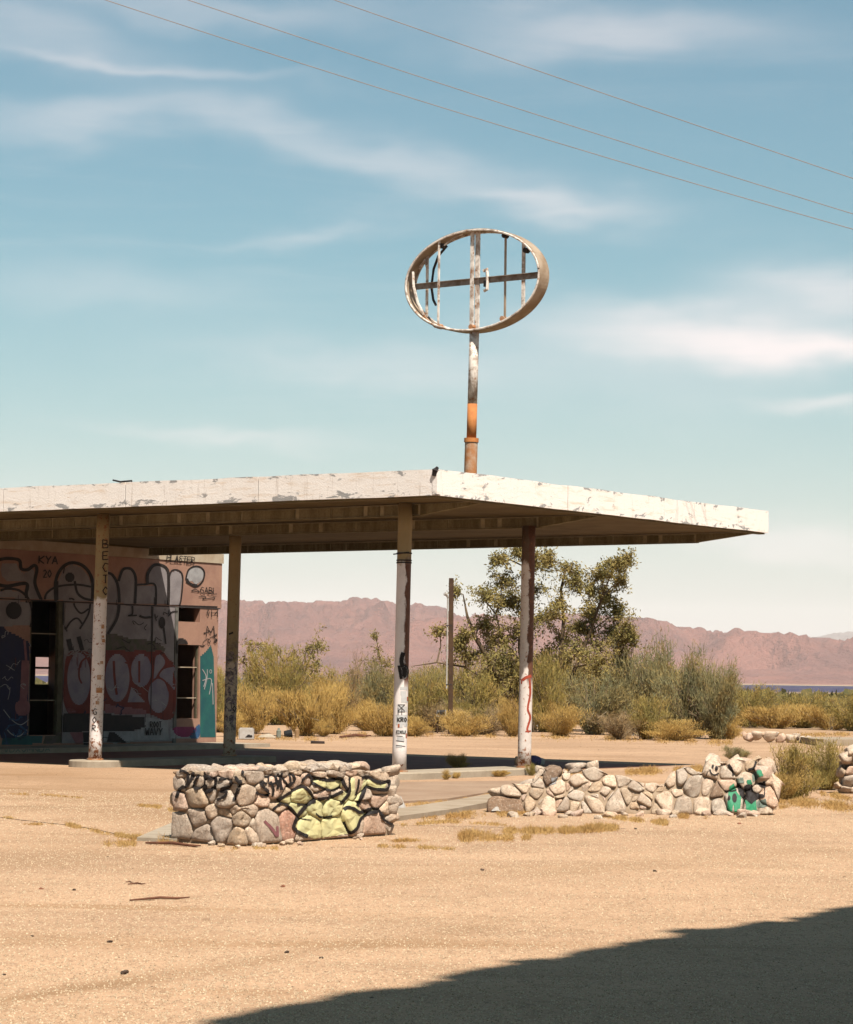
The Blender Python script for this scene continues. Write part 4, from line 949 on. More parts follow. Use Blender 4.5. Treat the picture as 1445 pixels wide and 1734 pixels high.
# coping stones round the top and the hidden sides
for i in range(16):
    t = (i+.5)/16; s_ = rnd.uniform(.11, .17)
    stone(gA*1 + U*(LU-.2) + V*(t*LV) + Z*(H_P-GZ+.0), s_*1.2, s_, s_*.62, rnd.uniform(0, 3), planter, rnd.choice('gnlt'))
for i in range(14):
    t = (i+.5)/14; s_ = rnd.uniform(.10, .15)
    stone(gA + U*.38 + V*(t*LV) + Z*(H_P-GZ+.02), s_*1.2, s_, s_*.5, rnd.uniform(0, 3), planter, rnd.choice('gnltp'))
for i in range(10):
    s_ = rnd.uniform(.12, .18); stone(gA + U*LU + V*(.2+i*.28) + Z*rnd.uniform(.1, H_P-GZ-.15), s_, s_, s_, rnd.uniform(0, 3), planter, rnd.choice('gnt'))
for i in range(12): stone(gA + U*rnd.uniform(-.0, .22) + V*(LV-rnd.uniform(-.02, .06)) + Z*(.06+(i+.5)/12*(H_P-GZ-.06)), .13, .12, .10, rnd.uniform(0, 3), planter, rnd.choice('pnlg'))
for i in range(8): stone(gA + U*rnd.uniform(.3, LU-.3) + V*LV + Z*rnd.uniform(.1, .6), .16, .12, .14, 0, planter, 'n')
for i in range(9): stone(gA + U*rnd.uniform(.4, LU-.4) + V*rnd.uniform(.4, LV-.4) + Z*(H_P-GZ-.12), .15, .12, .09, rnd.uniform(0, 3), planter, rnd.choice('nlg'))
bpy.context.view_layer.update()
T = bvh_of(list(planter.children)); A6 = lambda L: [(270+x/6.88, 1280+y/6.88) for x, y in L]; A7 = lambda L: [(470+x/6.57, 1280+y/6.57) for x, y in L]
P = Paint(T, .006, .2)
P.step = 1; P.fill(A7([(385, 250), (520, 290), (690, 265), (720, 340), (590, 385), (440, 340), (385, 290)]), 1.5)
P.fill(A7([(0, 530), (100, 450), (250, 370), (330, 380), (400, 490), (320, 530), (230, 610), (205, 650), (120, 560), (0, 540)]), 1.5)
P.fill(A7([(960, 260), (1060, 280), (1215, 300), (1190, 360), (970, 350), (940, 450), (880, 550), (930, 620), (1100, 600), (1110, 625), (960, 660), (900, 770), (820, 840), (780, 870), (560, 900), (400, 920), (300, 880), (180, 800), (180, 720), (240, 640), (330, 540), (470, 480), (580, 490), (690, 430), (720, 380), (790, 420), (810, 250), (860, 260), (860, 440), (900, 440)]), 1.5, False)
P.build(P_YEL, planter)
P = Paint(T, .013, .2)
for L, w in (([(365, 225), (480, 260), (580, 272), (700, 255), (740, 330), (790, 410), (740, 480), (700, 530)], 4), ([(375, 240), (385, 300), (480, 350), (590, 385), (690, 345)], 3.4), ([(0, 500), (100, 430), (250, 355), (320, 370), (370, 430), (415, 500)], 3.6), ([(-60, 600), (40, 530), (110, 560), (160, 600), (205, 660)], 3.2),
 ([(440, 480), (560, 465), (650, 430), (720, 395)], 3.6), ([(415, 500), (330, 545), (240, 640), (205, 700), (175, 790), (230, 850), (330, 900)], 4.4), ([(795, 240), (800, 320), (800, 400)], 2.6), ([(900, 260), (890, 340), (860, 440)], 2.6), ([(930, 245), (1000, 235), (1080, 285), (1150, 300), (1240, 280), (1235, 340), (1190, 380), (1080, 370), (985, 345), (950, 420), (880, 560)], 4),
 ([(740, 600), (790, 575), (860, 600), (910, 630), (1000, 600), (1090, 590), (1150, 640), (1180, 710), (1270, 765)], 3.8), ([(1110, 625), (1000, 650), (920, 700), (880, 800), (820, 850), (770, 810), (740, 730)], 3.6), ([(420, 640), (480, 680), (600, 665)], 1.8), ([(210, 545), (310, 548)], 2), ([(225, 705), (370, 715)], 1), ([(255, 300), (330, 215), (365, 240)], 2.4)):
    P.stroke(A7(L), w*1.35, 1.0)
for L, w in (([(235, 390), (330, 340), (340, 240), (330, 200), (240, 170)], 3), ([(205, 490), (240, 400), (290, 350)], 3.4), ([(410, 190), (370, 280), (320, 370)], 3.2), ([(470, 220), (410, 330), (420, 380), (470, 380), (530, 330), (530, 270)], 2.6), ([(520, 240), (600, 270), (660, 260), (660, 330), (620, 390), (570, 420), (540, 400), (545, 330)], 4), ([(700, 285), (760, 270), (820, 275)], 3), ([(830, 290), (830, 350), (740, 380), (730, 420), (790, 430), (760, 480), (680, 520)], 2.8),
 ([(890, 240), (920, 300), (950, 310), (910, 420), (865, 520)], 3), ([(1240, 330), (1180, 310), (1200, 360), (1270, 430), (1240, 460), (1110, 430)], 3), ([(1270, 300), (1280, 240), (1340, 240), (1350, 310), (1280, 330)], 2.4), ([(1290, 300), (1320, 380), (1310, 470)], 2.4), ([(1370, 200), (1375, 240)], 3), ([(1375, 280), (1370, 390)], 3), ([(1420, 200), (1400, 300), (1420, 400)], 2.8), ([(960, 180), (1010, 280)], 2)):
    P.stroke(A6(L), w*1.5, 1.0)
for L, w in (([(15, 210), (30, 380)], 3), ([(40, 240), (130, 330), (130, 200)], 3), ([(130, 190), (185, 260), (110, 350)], 3), ([(90, 330), (160, 300)], 4)): P.stroke(A7(L), w, 1.5)
P.build(P_BLACK, planter, 'graffiti_outline')
P = Paint(T, .007, .2); P.stroke(A6([(1220, 760), (1300, 840), (1370, 940)]), 5); P.stroke(A6([(1370, 820), (1375, 940)]), 4); P.build(P_PINK, planter)

# right-hand stone row
rowp = on_z(1030, 1378, GZ); row = thing('stone_wall', rowp, 'long low tumbled wall of pale boulders with a smiley face and green paint at its right end', 'stone wall')
K = [(105,203,90,45,'l'),(160,258,110,52,'d'),(165,215,60,40,'n'),(200,180,60,30,'l'),(240,213,80,45,'t'),(285,245,80,74,'l'),(330,195,50,74,'l'),(250,165,40,35,'n'),(258,122,40,42,'n'),(302,140,74,66,'d'),(355,140,20,50,'l'),(392,112,74,36,'g'),(400,165,64,60,'n'),(395,215,74,46,'n'),(345,255,60,46,'g'),(385,262,45,42,'t'),(460,120,60,74,'n'),(470,190,54,42,'t'),(465,250,70,66,'l'),(520,160,40,46,'l'),(575,150,70,60,'n'),
 (545,240,80,86,'n'),(585,215,50,60,'t'),(650,240,112,90,'l'),(740,240,70,92,'l'),(800,250,50,84,'n'),(690,180,90,46,'l'),(755,155,40,50,'l'),(800,150,50,84,'n'),(850,190,84,64,'n'),(870,250,74,64,'l'),(925,210,64,45,'d'),(925,255,64,52,'n'),(885,185,60,54,'l'),(620,185,60,40,'n'),(430,255,40,50,'n'),(505,215,60,50,'l'),(700,265,60,40,'t'),(215,245,70,50,'t'),
 (912,112,62,100,'l'),(960,125,50,60,'n'),(1002,105,60,90,'l'),(965,180,54,64,'p'),(1050,112,64,64,'t'),(1108,140,74,150,'l'),(995,230,60,104,'n'),(1040,160,60,60,'n'),(1085,205,64,84,'n'),(1060,250,64,64,'n'),(1110,215,50,110,'p'),(1100,255,60,50,'n'),(830,120,50,40,'n')]
mm = MB()
def yrow(px): return rowp.y + .35
for i in range(24):
    px = 870+ (1300-870)*i/23; hpx = 34 if px < 1190 else 62; b_ = on_z(px, 1372, GZ); tp = on_Y(px, 1368-hpx, b_.y+.25)
    mm.box(Vector((b_.x, b_.y+.10+.03*rnd.random(), GZ-.1)), Vector((.155, 0, 0)), Vector((0, .42, 0)), Z*(tp.z-GZ+.1)*(.86+.12*rnd.random()))
mm.build('mortar', simple('pale_sand_mortar', (.60, .43, .29), (.46, .31, .19), 8, .02), row)
KR = [(800+cx/2.24, 1250+cy/2.24, w/2.24, h/2.24, t) for cx, cy, w, h, t in K]
top_pts = [(820, 1326), (860, 1326), (880, 1328), (905, 1326), (925, 1303), (950, 1312), (980, 1308), (1005, 1297), (1030, 1312), (1060, 1313), (1085, 1328), (1110, 1324), (1122, 1334), (1135, 1308), (1158, 1299), (1175, 1312), (1190, 1312), (1196, 1288), (1208, 1278), (1222, 1296), (1238, 1284), (1250, 1280), (1266, 1292), (1284, 1278), (1300, 1292), (1307, 1330), (1320, 1360)]
def rtop(x):
    for (a, ya), (b_, yb) in zip(top_pts, top_pts[1:]):
        if a <= x <= b_: return ya+(yb-ya)*(x-a)/(b_-a)
    return 1330
def rto3(px, py): return on_Y(px, py, rowp.y+.12+.30*max(0, (1376-py)/90))
mg = []; nx, ny = 90, 9
for i in range(nx+1):
    px = 872+(1303-872)*i/nx; t_ = rtop(px)+5
    for j in range(ny+1):
        py = 1381-(1381-t_)*j/ny; mg.append(rto3(px, py)+Vector((0, -.012+.02*noise.noise(Vector((px*.15, py*.2, 0))), 0)))
    e_ = rto3(px, t_); mg.append(Vector((e_.x, e_.y+.35, e_.z-.04))); mg.append(Vector((e_.x, e_.y+.55, GZ-.1)))
q_ = ny+3; pyd('mortar_face', mg, [(i*q_+j, (i+1)*q_+j, (i+1)*q_+j+1, i*q_+j+1) for i in range(nx) for j in range(ny+2)], MATS['pale_sand_mortar'], row, True)
rj = random.Random(77); KR = [(x+rj.uniform(-4, 4), y+rj.uniform(-3, 3), w*rj.uniform(.75, 1.3), h*rj.uniform(.75, 1.3), t) for x, y, w, h, t in KR]
KR += [(rj.uniform(880, 1180), rj.uniform(1325, 1372), rj.uniform(8, 15), rj.uniform(7, 12), rj.choice('ntlp')) for _ in range(22)]
KR = KR[1:]
masonry(KR, rtop, lambda x: 1380+3*noise.noise(Vector((x*.05, 1, 0))), rto3, lambda x: Vector((0, -1, .15)), row, .35, .075, 8)
for cx, cy, w, h, t in K[:2]+K[7:12]+[K[16]]+K[39:43]+K[43:45]:
    px, py, w, h = 800+cx/2.24, 1250+cy/2.24, w/2.24, h/2.24; Y = rowp.y+.3+.25*(1376-py)/90; p = on_Y(px, py, Y)
    stone(p, w/F*Y/2, .16, h/F*Y/2, rnd.uniform(-.2, .2), row, t, .15)
for i in range(9): 
    p = on_Y(1296+rnd.uniform(-3, 8), 1368-i*8.5, rowp.y+.25+rnd.uniform(0, .3)); stone(p, .13, .15, .12, rnd.uniform(0, 3), row, rnd.choice('lnp'))
for i in range(46):
    px = rnd.uniform(880, 1290); hpx = rnd.uniform(10, 40 if px < 1190 else 80); Y = rowp.y+rnd.uniform(.4, .75); p = on_Y(px, 1370-hpx, Y); s_ = rnd.uniform(.11, .19)
    stone(p, s_*1.2, s_, s_*.9, rnd.uniform(0, 3), row, rnd.choice('nlptn'))
bpy.context.view_layer.update()
T = bvh_of(list(row.children)); A8 = lambda L: [(1180+x/5.453, 1240+y/5.453) for x, y in L]
P = Paint(T, .007, .25); P.fill(A8([(305, 500), (345, 475), (375, 560), (410, 600), (400, 730), (350, 740), (340, 660), (330, 725), (285, 725), (290, 600)]), 1.5, False); P.fill(A8([(460, 730), (450, 620), (500, 665), (545, 605), (555, 725)]), 1.5, False); P.fill(A8([(555, 360), (600, 355), (615, 400), (575, 415)]), 1.5, False); P.fill(A8([(460, 445), (500, 440), (515, 480), (470, 480)]), 1.5, False); P.build(P_GREEN, row)
P = Paint(T, .006, .25); P.fill(A8([(550, 640), (640, 615), (655, 690), (560, 700)]), 1.5, False); P.fill(A8([(360, 430), (430, 420), (440, 470), (370, 470)]), 1.5, False); P.fill(A8([(510, 400), (560, 345), (600, 350), (560, 440), (520, 460)]), 1.5, False); P.build(P_LGREY, row)
P = Paint(T, .0115, .25); P.fill(A8([(365, 470), (400, 470), (440, 560), (455, 655), (400, 580)]), 1.5, False); P.fill(A8([(440, 490), (510, 480), (530, 560), (620, 580), (640, 460), (630, 600), (560, 620), (505, 665), (455, 620)]), 1.5, False); P.fill(A8(ell(350, 610, 22, 42)), 1.5); P.fill(A8(ell(300, 610, 12, 22)), 1.2); P.stroke(A8([(260, 540), (320, 550), (370, 535)]), 2); P.fill(A8([(560, 470), (635, 455), (635, 520), (600, 510)]), 1.5, False)
P.stroke(A8([(295, 300), (330, 350), (340, 400)]), 4); P.stroke(A8([(550, 270), (530, 330), (480, 350)]), 4)
P.fill(A8(ell(150, 318, 11, 18)), 1); P.fill(A8(ell(183, 335, 11, 20)), 1); P.stroke(A8([(120, 345), (140, 385), (170, 395), (200, 380)]), 2.2, 1); P.stroke(A8([(105, 360), (90, 400)]), 1.6, 1)
P.build(P_BLACK, row, 'graffiti_outline')
T2_ = Paint(T, .007, .25); T2_.fill([(933, 1318), (945, 1316), (943, 1324), (935, 1326)], 1.2, False); T2_.stroke([(930, 1330), (942, 1326)], 2); T2_.build(P_WHITE, row)

for k in range(26):
    px = rj.uniform(850, 1300); p = on_z(px, 1380+abs(rj.gauss(0, 3)), GZ); s_ = rj.uniform(.04, .10); stone(p+Z*s_*.3, s_*1.3, s_, s_*.8, rj.uniform(0, 3), row, rj.choice('ntlp'))
for k in range(16):
    px = rj.uniform(300, 660); p = on_z(px, (1421+(px-290)*.12 if px < 408 else 1435-(px-408)*.085)+abs(rj.gauss(0, 2)), GZ); s_ = rj.uniform(.02, .05); stone(p+Z*s_*.3, s_*1.3, s_, s_*.8, rj.uniform(0, 3), planter, rj.choice('ntlp'))
# other stone rows
p0 = on_z(1320, 1258, GZ); far_row = thing('stone_border', p0, 'short far row of rounded boulders beyond the road on the right', 'stone border')
for (cx, cy, w, h) in ((1270, 1248, 18, 16), (1283, 1246, 20, 16), (1305, 1248, 22, 18), (1325, 1250, 18, 16), (1341, 1250, 22, 16), (1358, 1253, 14, 14), (1370, 1253, 16, 16), (1262, 1245, 8, 12), (1295, 1243, 14, 9), (1314, 1243, 12, 9), (1378, 1257, 12, 10), (1350, 1246, 12, 8)):
    Y = p0.y; p = on_Y(cx, cy, Y); stone(p, w/F*Y/2*1.1, w/F*Y/2, h/F*Y/2*1.1, rnd.uniform(-.3, .3), far_row, rnd.choice('lnp'))
mm = MB(); a = on_z(1382, 1263, GZ); b_ = on_z(1500, 1264, GZ); hh = (1263-1252)/F*a.y; mm.box(a-Z*.1, (b_-a), Vector((0, 3.2, 0)), Z*(hh+.1)); mm.box(a+Z*(hh*1.0)+Vector((.0, -.02, 0)), Vector(((1396-1382)/F*a.y, 0, 0)), Vector((0, .5, 0)), Z*.01)
tag(mm.build('concrete_pad', KERBM), 'low concrete pad beside the far row of boulders at the right edge', 'pad')
p0 = on_z(1440, 1345, GZ); edge = thing('stone_pillar', p0, 'broken stone wall end cut by the right picture edge behind the brush', 'stone wall')
for (cx, cy, w, h) in ((1445, 1270, 30, 18), (1436, 1285, 24, 22), (1450, 1288, 26, 30), (1442, 1305, 22, 20), (1425, 1308, 14, 20), (1437, 1325, 22, 22), (1455, 1320, 24, 34), (1420, 1330, 12, 12), (1430, 1340, 20, 12), (1450, 1342, 30, 14), (1470, 1300, 34, 60), (1480, 1335, 40, 30), (1465, 1272, 30, 20)):
    Y = p0.y+.1; p = on_Y(cx, cy, Y); stone(p, w/F*Y/2*1.1, .22, h/F*Y/2*1.1, rnd.uniform(-.3, .3), edge, rnd.choice('lnpt'), .5)
mm = MB(); mm.box(on_z(1430, 1345, GZ)+Vector((0, .15, -.1)), Vector((.9, 0, 0)), Vector((0, .4, 0)), Z*.65); mm.build('mortar', MORTAR, edge)

# kerb between planter and row, triangle ramp
def slab(name, pts, h, m, label, z=GZ-.06, cat=None, kind=None):
    t = [on_z(px, py, GZ+h) for px, py in pts]; n = len(t); bt = [Vector((p.x, p.y, z)) for p in t]
    vs = t+bt; fs = [tuple(range(n))]+[(i, (i+1) % n, n+(i+1) % n, n+i) for i in range(n)]
    o = pyd(name, vs, fs, m); bm = bmesh.new(); bm.from_mesh(o.data); bmesh.ops.recalc_face_normals(bm, faces=bm.faces); bm.to_mesh(o.data); bm.free(); return tag(o, label, cat, kind=kind)
slab('kerb_strip', [(655, 1385), (760, 1371), (862, 1352), (905, 1345), (905, 1336), (862, 1339), (760, 1356), (655, 1372)], .07, KERBM, 'pale low concrete kerb running from the planter to the boulder wall', cat='kerb')
slab('ramp', [(232, 1418), (300, 1421), (300, 1392), (291, 1393)], .035, CONC, 'pale concrete wedge at the left foot of the planter', cat='kerb')
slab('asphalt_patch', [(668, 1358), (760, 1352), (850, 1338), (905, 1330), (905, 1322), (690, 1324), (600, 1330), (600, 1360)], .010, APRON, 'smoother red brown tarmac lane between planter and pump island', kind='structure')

# ------------------------------------------------------------------ vegetation
def brush_mesh(seed, n, blade, wid, spread=.8, up=.75, clumps=14, m=L_OLIVE, twigs=26, hang=0.):
    """unit bush: radius about 1, height about 1, many fine blades rising in plumes"""
    r = random.Random(seed); V_ = []; F_ = []
    cl = []
    for i in range(clumps):
        a = r.uniform(0, 2*math.pi); q = math.sqrt(r.random())*.9; hgt = r.uniform(.38, 1.15)*(1-.3*q*q)
        cl.append((q*math.cos(a), q*math.sin(a), hgt, r.uniform(.13, .40)))
    for i in range(n):
        cx, cy, ch, cr = r.choice(cl); t = r.random()**.75
        x = cx*(.25+.75*t)+r.gauss(0, cr*.55)*(.5+.7*t); y = cy*(.25+.75*t)+r.gauss(0, cr*.55)*(.5+.7*t); z = ch*t*(1+r.gauss(0, .07))
        d = Vector((x*.7*spread+r.gauss(0, .35), y*.7*spread+r.gauss(0, .35), up+r.gauss(0, .45)-hang)).normalized()
        L = blade*r.uniform(.35, 1.2); s = d.cross(Vector((r.gauss(0, 1), r.gauss(0, 1), r.gauss(0, .4)))).normalized()*wid*r.uniform(.6, 1.3)
        p = Vector((x, y, max(z, 0))); k = len(V_); V_ += [p-s, p+s, p+d*L]; F_.append((k, k+1, k+2))
    me = bpy.data.meshes.new('foliage'); me.from_pydata([tuple(v) for v in V_], [], F_); me.materials.append(m)
    mb = MB()
    for i in range(twigs):
        cx, cy, ch, cr = r.choice(cl); e = Vector((cx+r.gauss(0, .15), cy+r.gauss(0, .15), ch*r.uniform(.6, 1.1)))
        mb.tube([Vector((r.gauss(0, .06), r.gauss(0, .06), 0)), e*.5+Vector((r.gauss(0, .08), r.gauss(0, .08), .05)), e], [.014, .010, .004], 4, False)
        if i % 2: mb.tube([e*.5, e*.75+Vector((r.gauss(0, .12), r.gauss(0, .12), .02)), e+Vector((r.gauss(0, .18), r.gauss(0, .18), r.uniform(-.1, .14)))], [.008, .006, .003], 4, False)
    mt = bpy.data.meshes.new('stem'); mt.from_pydata([tuple(v) for v in mb.v], [], mb.f); mt.materials.append(TWIG)
    return me, mt
BR = {}
for key, m, up, blade, wid in (('G', L_GREEN, .6, .11, .0085), ('O', L_OLIVE, .7, .12, .0085), ('Y', L_GOLD, .9, .14, .0075), ('T', L_TAN, .5, .20, .0045)):
    BR[key] = [brush_mesh(100+i*7+ord(key), 11000 if key != 'T' else 5000, blade, wid, m=m, up=up, clumps=11+3*i, twigs=58 if key != 'T' else 110) for i in range(3)]
def bush(px, py, w, h, key, label, group, cat='bush', name='desert_bush', depth=1.0, dY=0):
    p = on_z(px, py, GZ); p.y += dY; Y = p.y
    if dY: p = on_Y(px, py, Y); p.z = GZ
    t = thing(name, p, label, cat, group); me, mt = rnd.choice(BR[key]); rx = w/F*Y/2*1.05; H_ = h/F*Y*.98
    rz = rnd.uniform(0, 6.28)
    for nm, dd in (('foliage', me), ('stem', mt)):
        o = bpy.data.objects.new(nm, dd); C.objects.link(o); o.parent = t; o.scale = (rx, rx*depth, H_); o.rotation_euler = (0, 0, rz)
        if nm == 'foliage': o['kind'] = 'stuff'
    return t
GB = 'desert brush lining the far side of the road'
for a in [
 (372, 1240, 70, 120, 'O', 'olive brush half hidden behind the shaded brown post'),
 (428, 1242, 90, 84, 'Y', 'golden brush just right of the shaded brown post, behind the white box'),
 (415, 1226, 110, 105, 'O', 'olive green brush under the thin tree left of the mountains'),
 (470, 1228, 110, 128, 'O', 'tall olive bush below the left thin tree'),
 (520, 1246, 106, 122, 'Y', 'tall golden bush behind the black fallen bottle debris'),
 (566, 1243, 90, 96, 'Y', 'rounded golden bush right of the debris pile'),
 (598, 1228, 84, 112, 'T', 'tan twiggy bush left of the small leaning tree'),
 (640, 1232, 96, 104, 'G', 'grey green bush left of the stickered post'),
 (622, 1238, 60, 54, 'Y', 'small straw coloured brush left of the stickered post'),
 (712, 1238, 90, 98, 'O', 'olive bush right behind the stickered post'),
 (742, 1240, 90, 50, 'T', 'low twiggy brush round the tiny sign'),
 (800, 1240, 130, 100, 'O', 'broad olive bush right of the timber pole'),
 (815, 1244, 110, 50, 'T', 'dry twiggy tangle at the foot of the timber pole'),
 (852, 1236, 100, 142, 'G', 'blue green bush left of the rust streaked post'),
 (925, 1240, 90, 128, 'O', 'olive bush just right of the rust streaked post'),
 (962, 1238, 60, 110, 'Y', 'narrow golden bush under the big tree'),
 (1005, 1244, 120, 104, 'G', 'dark sage bush below the right half of the big tree'),
 (1062, 1240, 120, 150, 'G', 'tall sage bush at the right side of the big tree'),
 (1048, 1252, 100, 46, 'T', 'bare grey twiggy bush lying before the sage bushes'),
 (1122, 1246, 100, 152, 'G', 'tall wispy sage bush with a bare dark stem'),
 (1096, 1252, 80, 70, 'O', 'low olive brush in front of the wispy sage bushes'),
 (1170, 1250, 120, 136, 'G', 'wide blue green bush left of the far boulder row'),
 (1212, 1252, 90, 128, 'G', 'rightmost tall sage bush, its plume above the plain'),
 (1235, 1252, 60, 44, 'Y', 'small golden brush at the left end of the far boulder row')]:
    bush(*a, group=GB)
for px, w, h, lab in ((395, 60, 46, 'low straw brush against the right side of the shaded brown post'), (548, 40, 30, 'low straw brush between the two golden bushes'), (652, 90, 62, 'low straw brush touching the left side of the stickered post'), (698, 70, 34, 'low straw brush touching the right side of the stickered post'),
    (782, 100, 44, 'low straw brush right of the timber pole foot'), (868, 60, 66, 'low straw brush touching the left side of the rust streaked post'), (950, 80, 56, 'low straw brush below the crown of the big tree'), (1140, 110, 36, 'low straw brush below the wispy sage bushes')):
    bush(px, 1247 if px < 1100 else 1254, w, h, 'Y', lab, 'low straw brush along the road edge')
for px, py, w, h, k, lab in [(1270, 1232, 100, 68, 'O', 'olive bush just above the left half of the far boulder row'), (1318, 1234, 110, 60, 'Y', 'golden bush above the right half of the far boulder row'), (1362, 1233, 100, 58, 'O', 'olive bush above the joint of boulder row and concrete pad'), (1405, 1236, 110, 58, 'Y', 'golden bush above the concrete pad'), (1448, 1238, 100, 62, 'O', 'olive bush cut by the right picture edge above the pad'),
    (1290, 1218, 120, 46, 'O', 'low olive bush in the second rank right of the tall sage bush'), (1345, 1214, 120, 38, 'G', 'green bush in the second rank of the scrub line, left of its middle'), (1400, 1216, 120, 40, 'O', 'olive bush in the second rank of the scrub line, right of its middle'), (1450, 1214, 120, 38, 'G', 'green bush in the second rank cut by the right picture edge'), (1250, 1214, 100, 50, 'O', 'olive bush rising right behind the rightmost tall sage bush'), (690, 1216, 90, 50, 'G', 'low green bush directly behind the stickered post'), (600, 1210, 120, 40, 'G', 'low green bush behind the twiggy bush left of the small leaning tree')]:
    bush(px, py, w, h, k, lab, 'low scrub line beyond the road')
bush(1335, 1354, 118, 98, 'O', 'fluffy yellow green bush right of the painted end of the boulder wall', 'brush near the right edge')
bush(1318, 1356, 84, 50, 'Y', 'smaller golden brush against the painted end of the boulder wall', 'brush near the right edge')
bush(1400, 1338, 90, 82, 'O', 'yellow green bush beside the broken wall at the right edge', 'brush near the right edge')
bush(1250, 1290, 56, 26, 'G', 'small dark green brush peeking over the boulder wall', 'brush near the right edge')
bush(775, 1302, 40, 27, 'Y', 'round dry tuft on the pump island between two sunlit posts', 'dry tufts on the pump island', 'grass tuft', 'grass_tuft')
bush(755, 1321, 17, 18, 'Y', 'small dry tuft at the kerb foot left of the island middle', 'dry tufts on the pump island', 'grass tuft', 'grass_tuft')
bush(773, 1319, 15, 12, 'Y', 'tiny dry tuft at the kerb foot next to a bigger one', 'dry tufts on the pump island', 'grass tuft', 'grass_tuft')
bush(845, 1316, 46, 17, 'Y', 'wide dry grass fringe on the kerb left of the rust streaked post', 'dry tufts on the pump island', 'grass tuft', 'grass_tuft')
bush(900, 1314, 22, 20, 'O', 'dark green tuft at the foot of the rust streaked post', 'dry tufts on the pump island', 'grass tuft', 'grass_tuft')

for px, py, w, h, k, lab in ((505, 1222, 150, 92, 'O', 'broad olive brush behind the golden bushes at left'), (575, 1222, 110, 84, 'O', 'olive brush behind the rounded golden bush'), (668, 1224, 100, 86, 'O', 'olive brush directly behind the stickered post'), (730, 1224, 110, 94, 'G', 'sage brush behind the tiny sign'), (775, 1222, 120, 104, 'O', 'tall olive brush behind the timber pole'), (890, 1226, 130, 118, 'O', 'tall olive brush behind the rust streaked post'), (960, 1226, 130, 112, 'G', 'sage brush below the big crown'), (1020, 1228, 130, 116, 'O', 'olive brush below the right half of the crown'), (1090, 1230, 140, 118, 'O', 'olive brush between the tall sage bushes'), (1150, 1232, 120, 96, 'O', 'olive brush behind the wide blue green bush'), (1200, 1230, 120, 90, 'G', 'sage brush behind the rightmost tall sage bush')):
    bush(px, py, w, h, k, lab, 'second rank of brush beyond the road')
# scrub far out on the plain
def far_scrub():
    r = random.Random(5); mb_v = []; mb_f = []
    for i in range(5200):
        Y = 110*(r.random()**-.62); 
        if Y > 340: continue
        x = r.uniform(-.25, .25)*Y*1.0; s = r.uniform(.5, 1.4)*min(1, 170/Y)**1.5
        for k in range(7):
            a = r.uniform(0, 6.28); c = Vector((x+r.gauss(0, s*.5), Y+r.gauss(0, s*.5), GZ+r.uniform(0, s*.7))); d = Vector((math.cos(a), math.sin(a), 0))*s*.3
            n0 = len(mb_v); mb_v += [c-d, c+d, c+d*.5+Z*s*r.uniform(.3, .6), c-d*.6+Z*s*r.uniform(.2, .5)]; mb_f.append((n0, n0+1, n0+2, n0+3))
    o = pyd('scrub', mb_v, mb_f, leafmat('far_scrub', (.17, .15, .06), (.26, .19, .07), .1)); tag(o, 'low scrub scattered over the desert plain', kind='stuff')
far_scrub()

def tree(base, limbs, clumps, leaf, nleaf, trunk_r, label, group, leafm=L_TREE, seed=1, tw=12, name='desert_tree'):
    """limbs: lists of points; clumps: (centre, rx, ry, rz, limb index)"""
    r = random.Random(seed); t = thing(name, base, label, 'tree', group)
    mb = MB()
    for L, rad in limbs:
        n = len(L); mb.tube(L, [rad*(1-.75*i/(n-1)) for i in range(n)], 7, False)
    mb.build('trunk', BARK, t, True)
    tb = MB(); V_ = []; F_ = []; allp = [p for L, _ in limbs for p in L]
    for c, rx, rz, dens in clumps:
        src = min(allp, key=lambda p: (p-c).length + (.6 if p.z > c.z else 0))
        mid = src.lerp(c, .5)+Vector((r.gauss(0, .12), r.gauss(0, .12), r.uniform(.0, .2)))
        tb.tube([src, mid, c], [.035, .024, .014], 5, False)
        for k in range(tw):
            e = c+Vector((r.gauss(0, rx*.5), r.gauss(0, rx*.5), r.gauss(0, rz*.5))); m1 = c.lerp(e, .5)+Vector((r.gauss(0, .06), r.gauss(0, .06), r.gauss(0, .06)+.04))
            tb.tube([c, m1, e], [.012, .008, .004], 4, False)
            for j in range(int(nleaf*dens*r.uniform(.4, 1.5))):
                q = m1.lerp(e, r.random()*1.3) if r.random() < .75 else c.lerp(m1, r.random())
                p = q+Vector((r.gauss(0, .085), r.gauss(0, .085), r.gauss(0, .085)))
                d = Vector((r.gauss(0, .6), r.gauss(0, .6), r.gauss(-.25, .6))).normalized(); s = d.cross(Vector((r.gauss(0, 1), r.gauss(0, 1), r.gauss(0, 1)))).normalized()
                L_ = leaf*r.uniform(.6, 1.4); w_ = L_*.2; k0 = len(V_); V_ += [p, p+d*L_*.5+s*w_, p+d*L_, p+d*L_*.5-s*w_]; F_.append((k0, k0+1, k0+2, k0+3))
    tb.build('branch', TWIG, t); o = pyd('crown', V_, F_, leafm, t); o['kind'] = 'stuff'; return t
def tpx(Y, L, j=.0, r=random.Random(3)): return [on_Y(x, y, Y+r.uniform(-j, j)) for x, y in L]
bt = on_z(905, 1238, GZ); YT = bt.y
def cl(Y, L, j=1.0, seed=4):
    r = random.Random(seed); return [(on_Y(x, y, Y+r.uniform(-j, j)), w/F*Y, h/F*Y, d) for x, y, w, h, d in L]
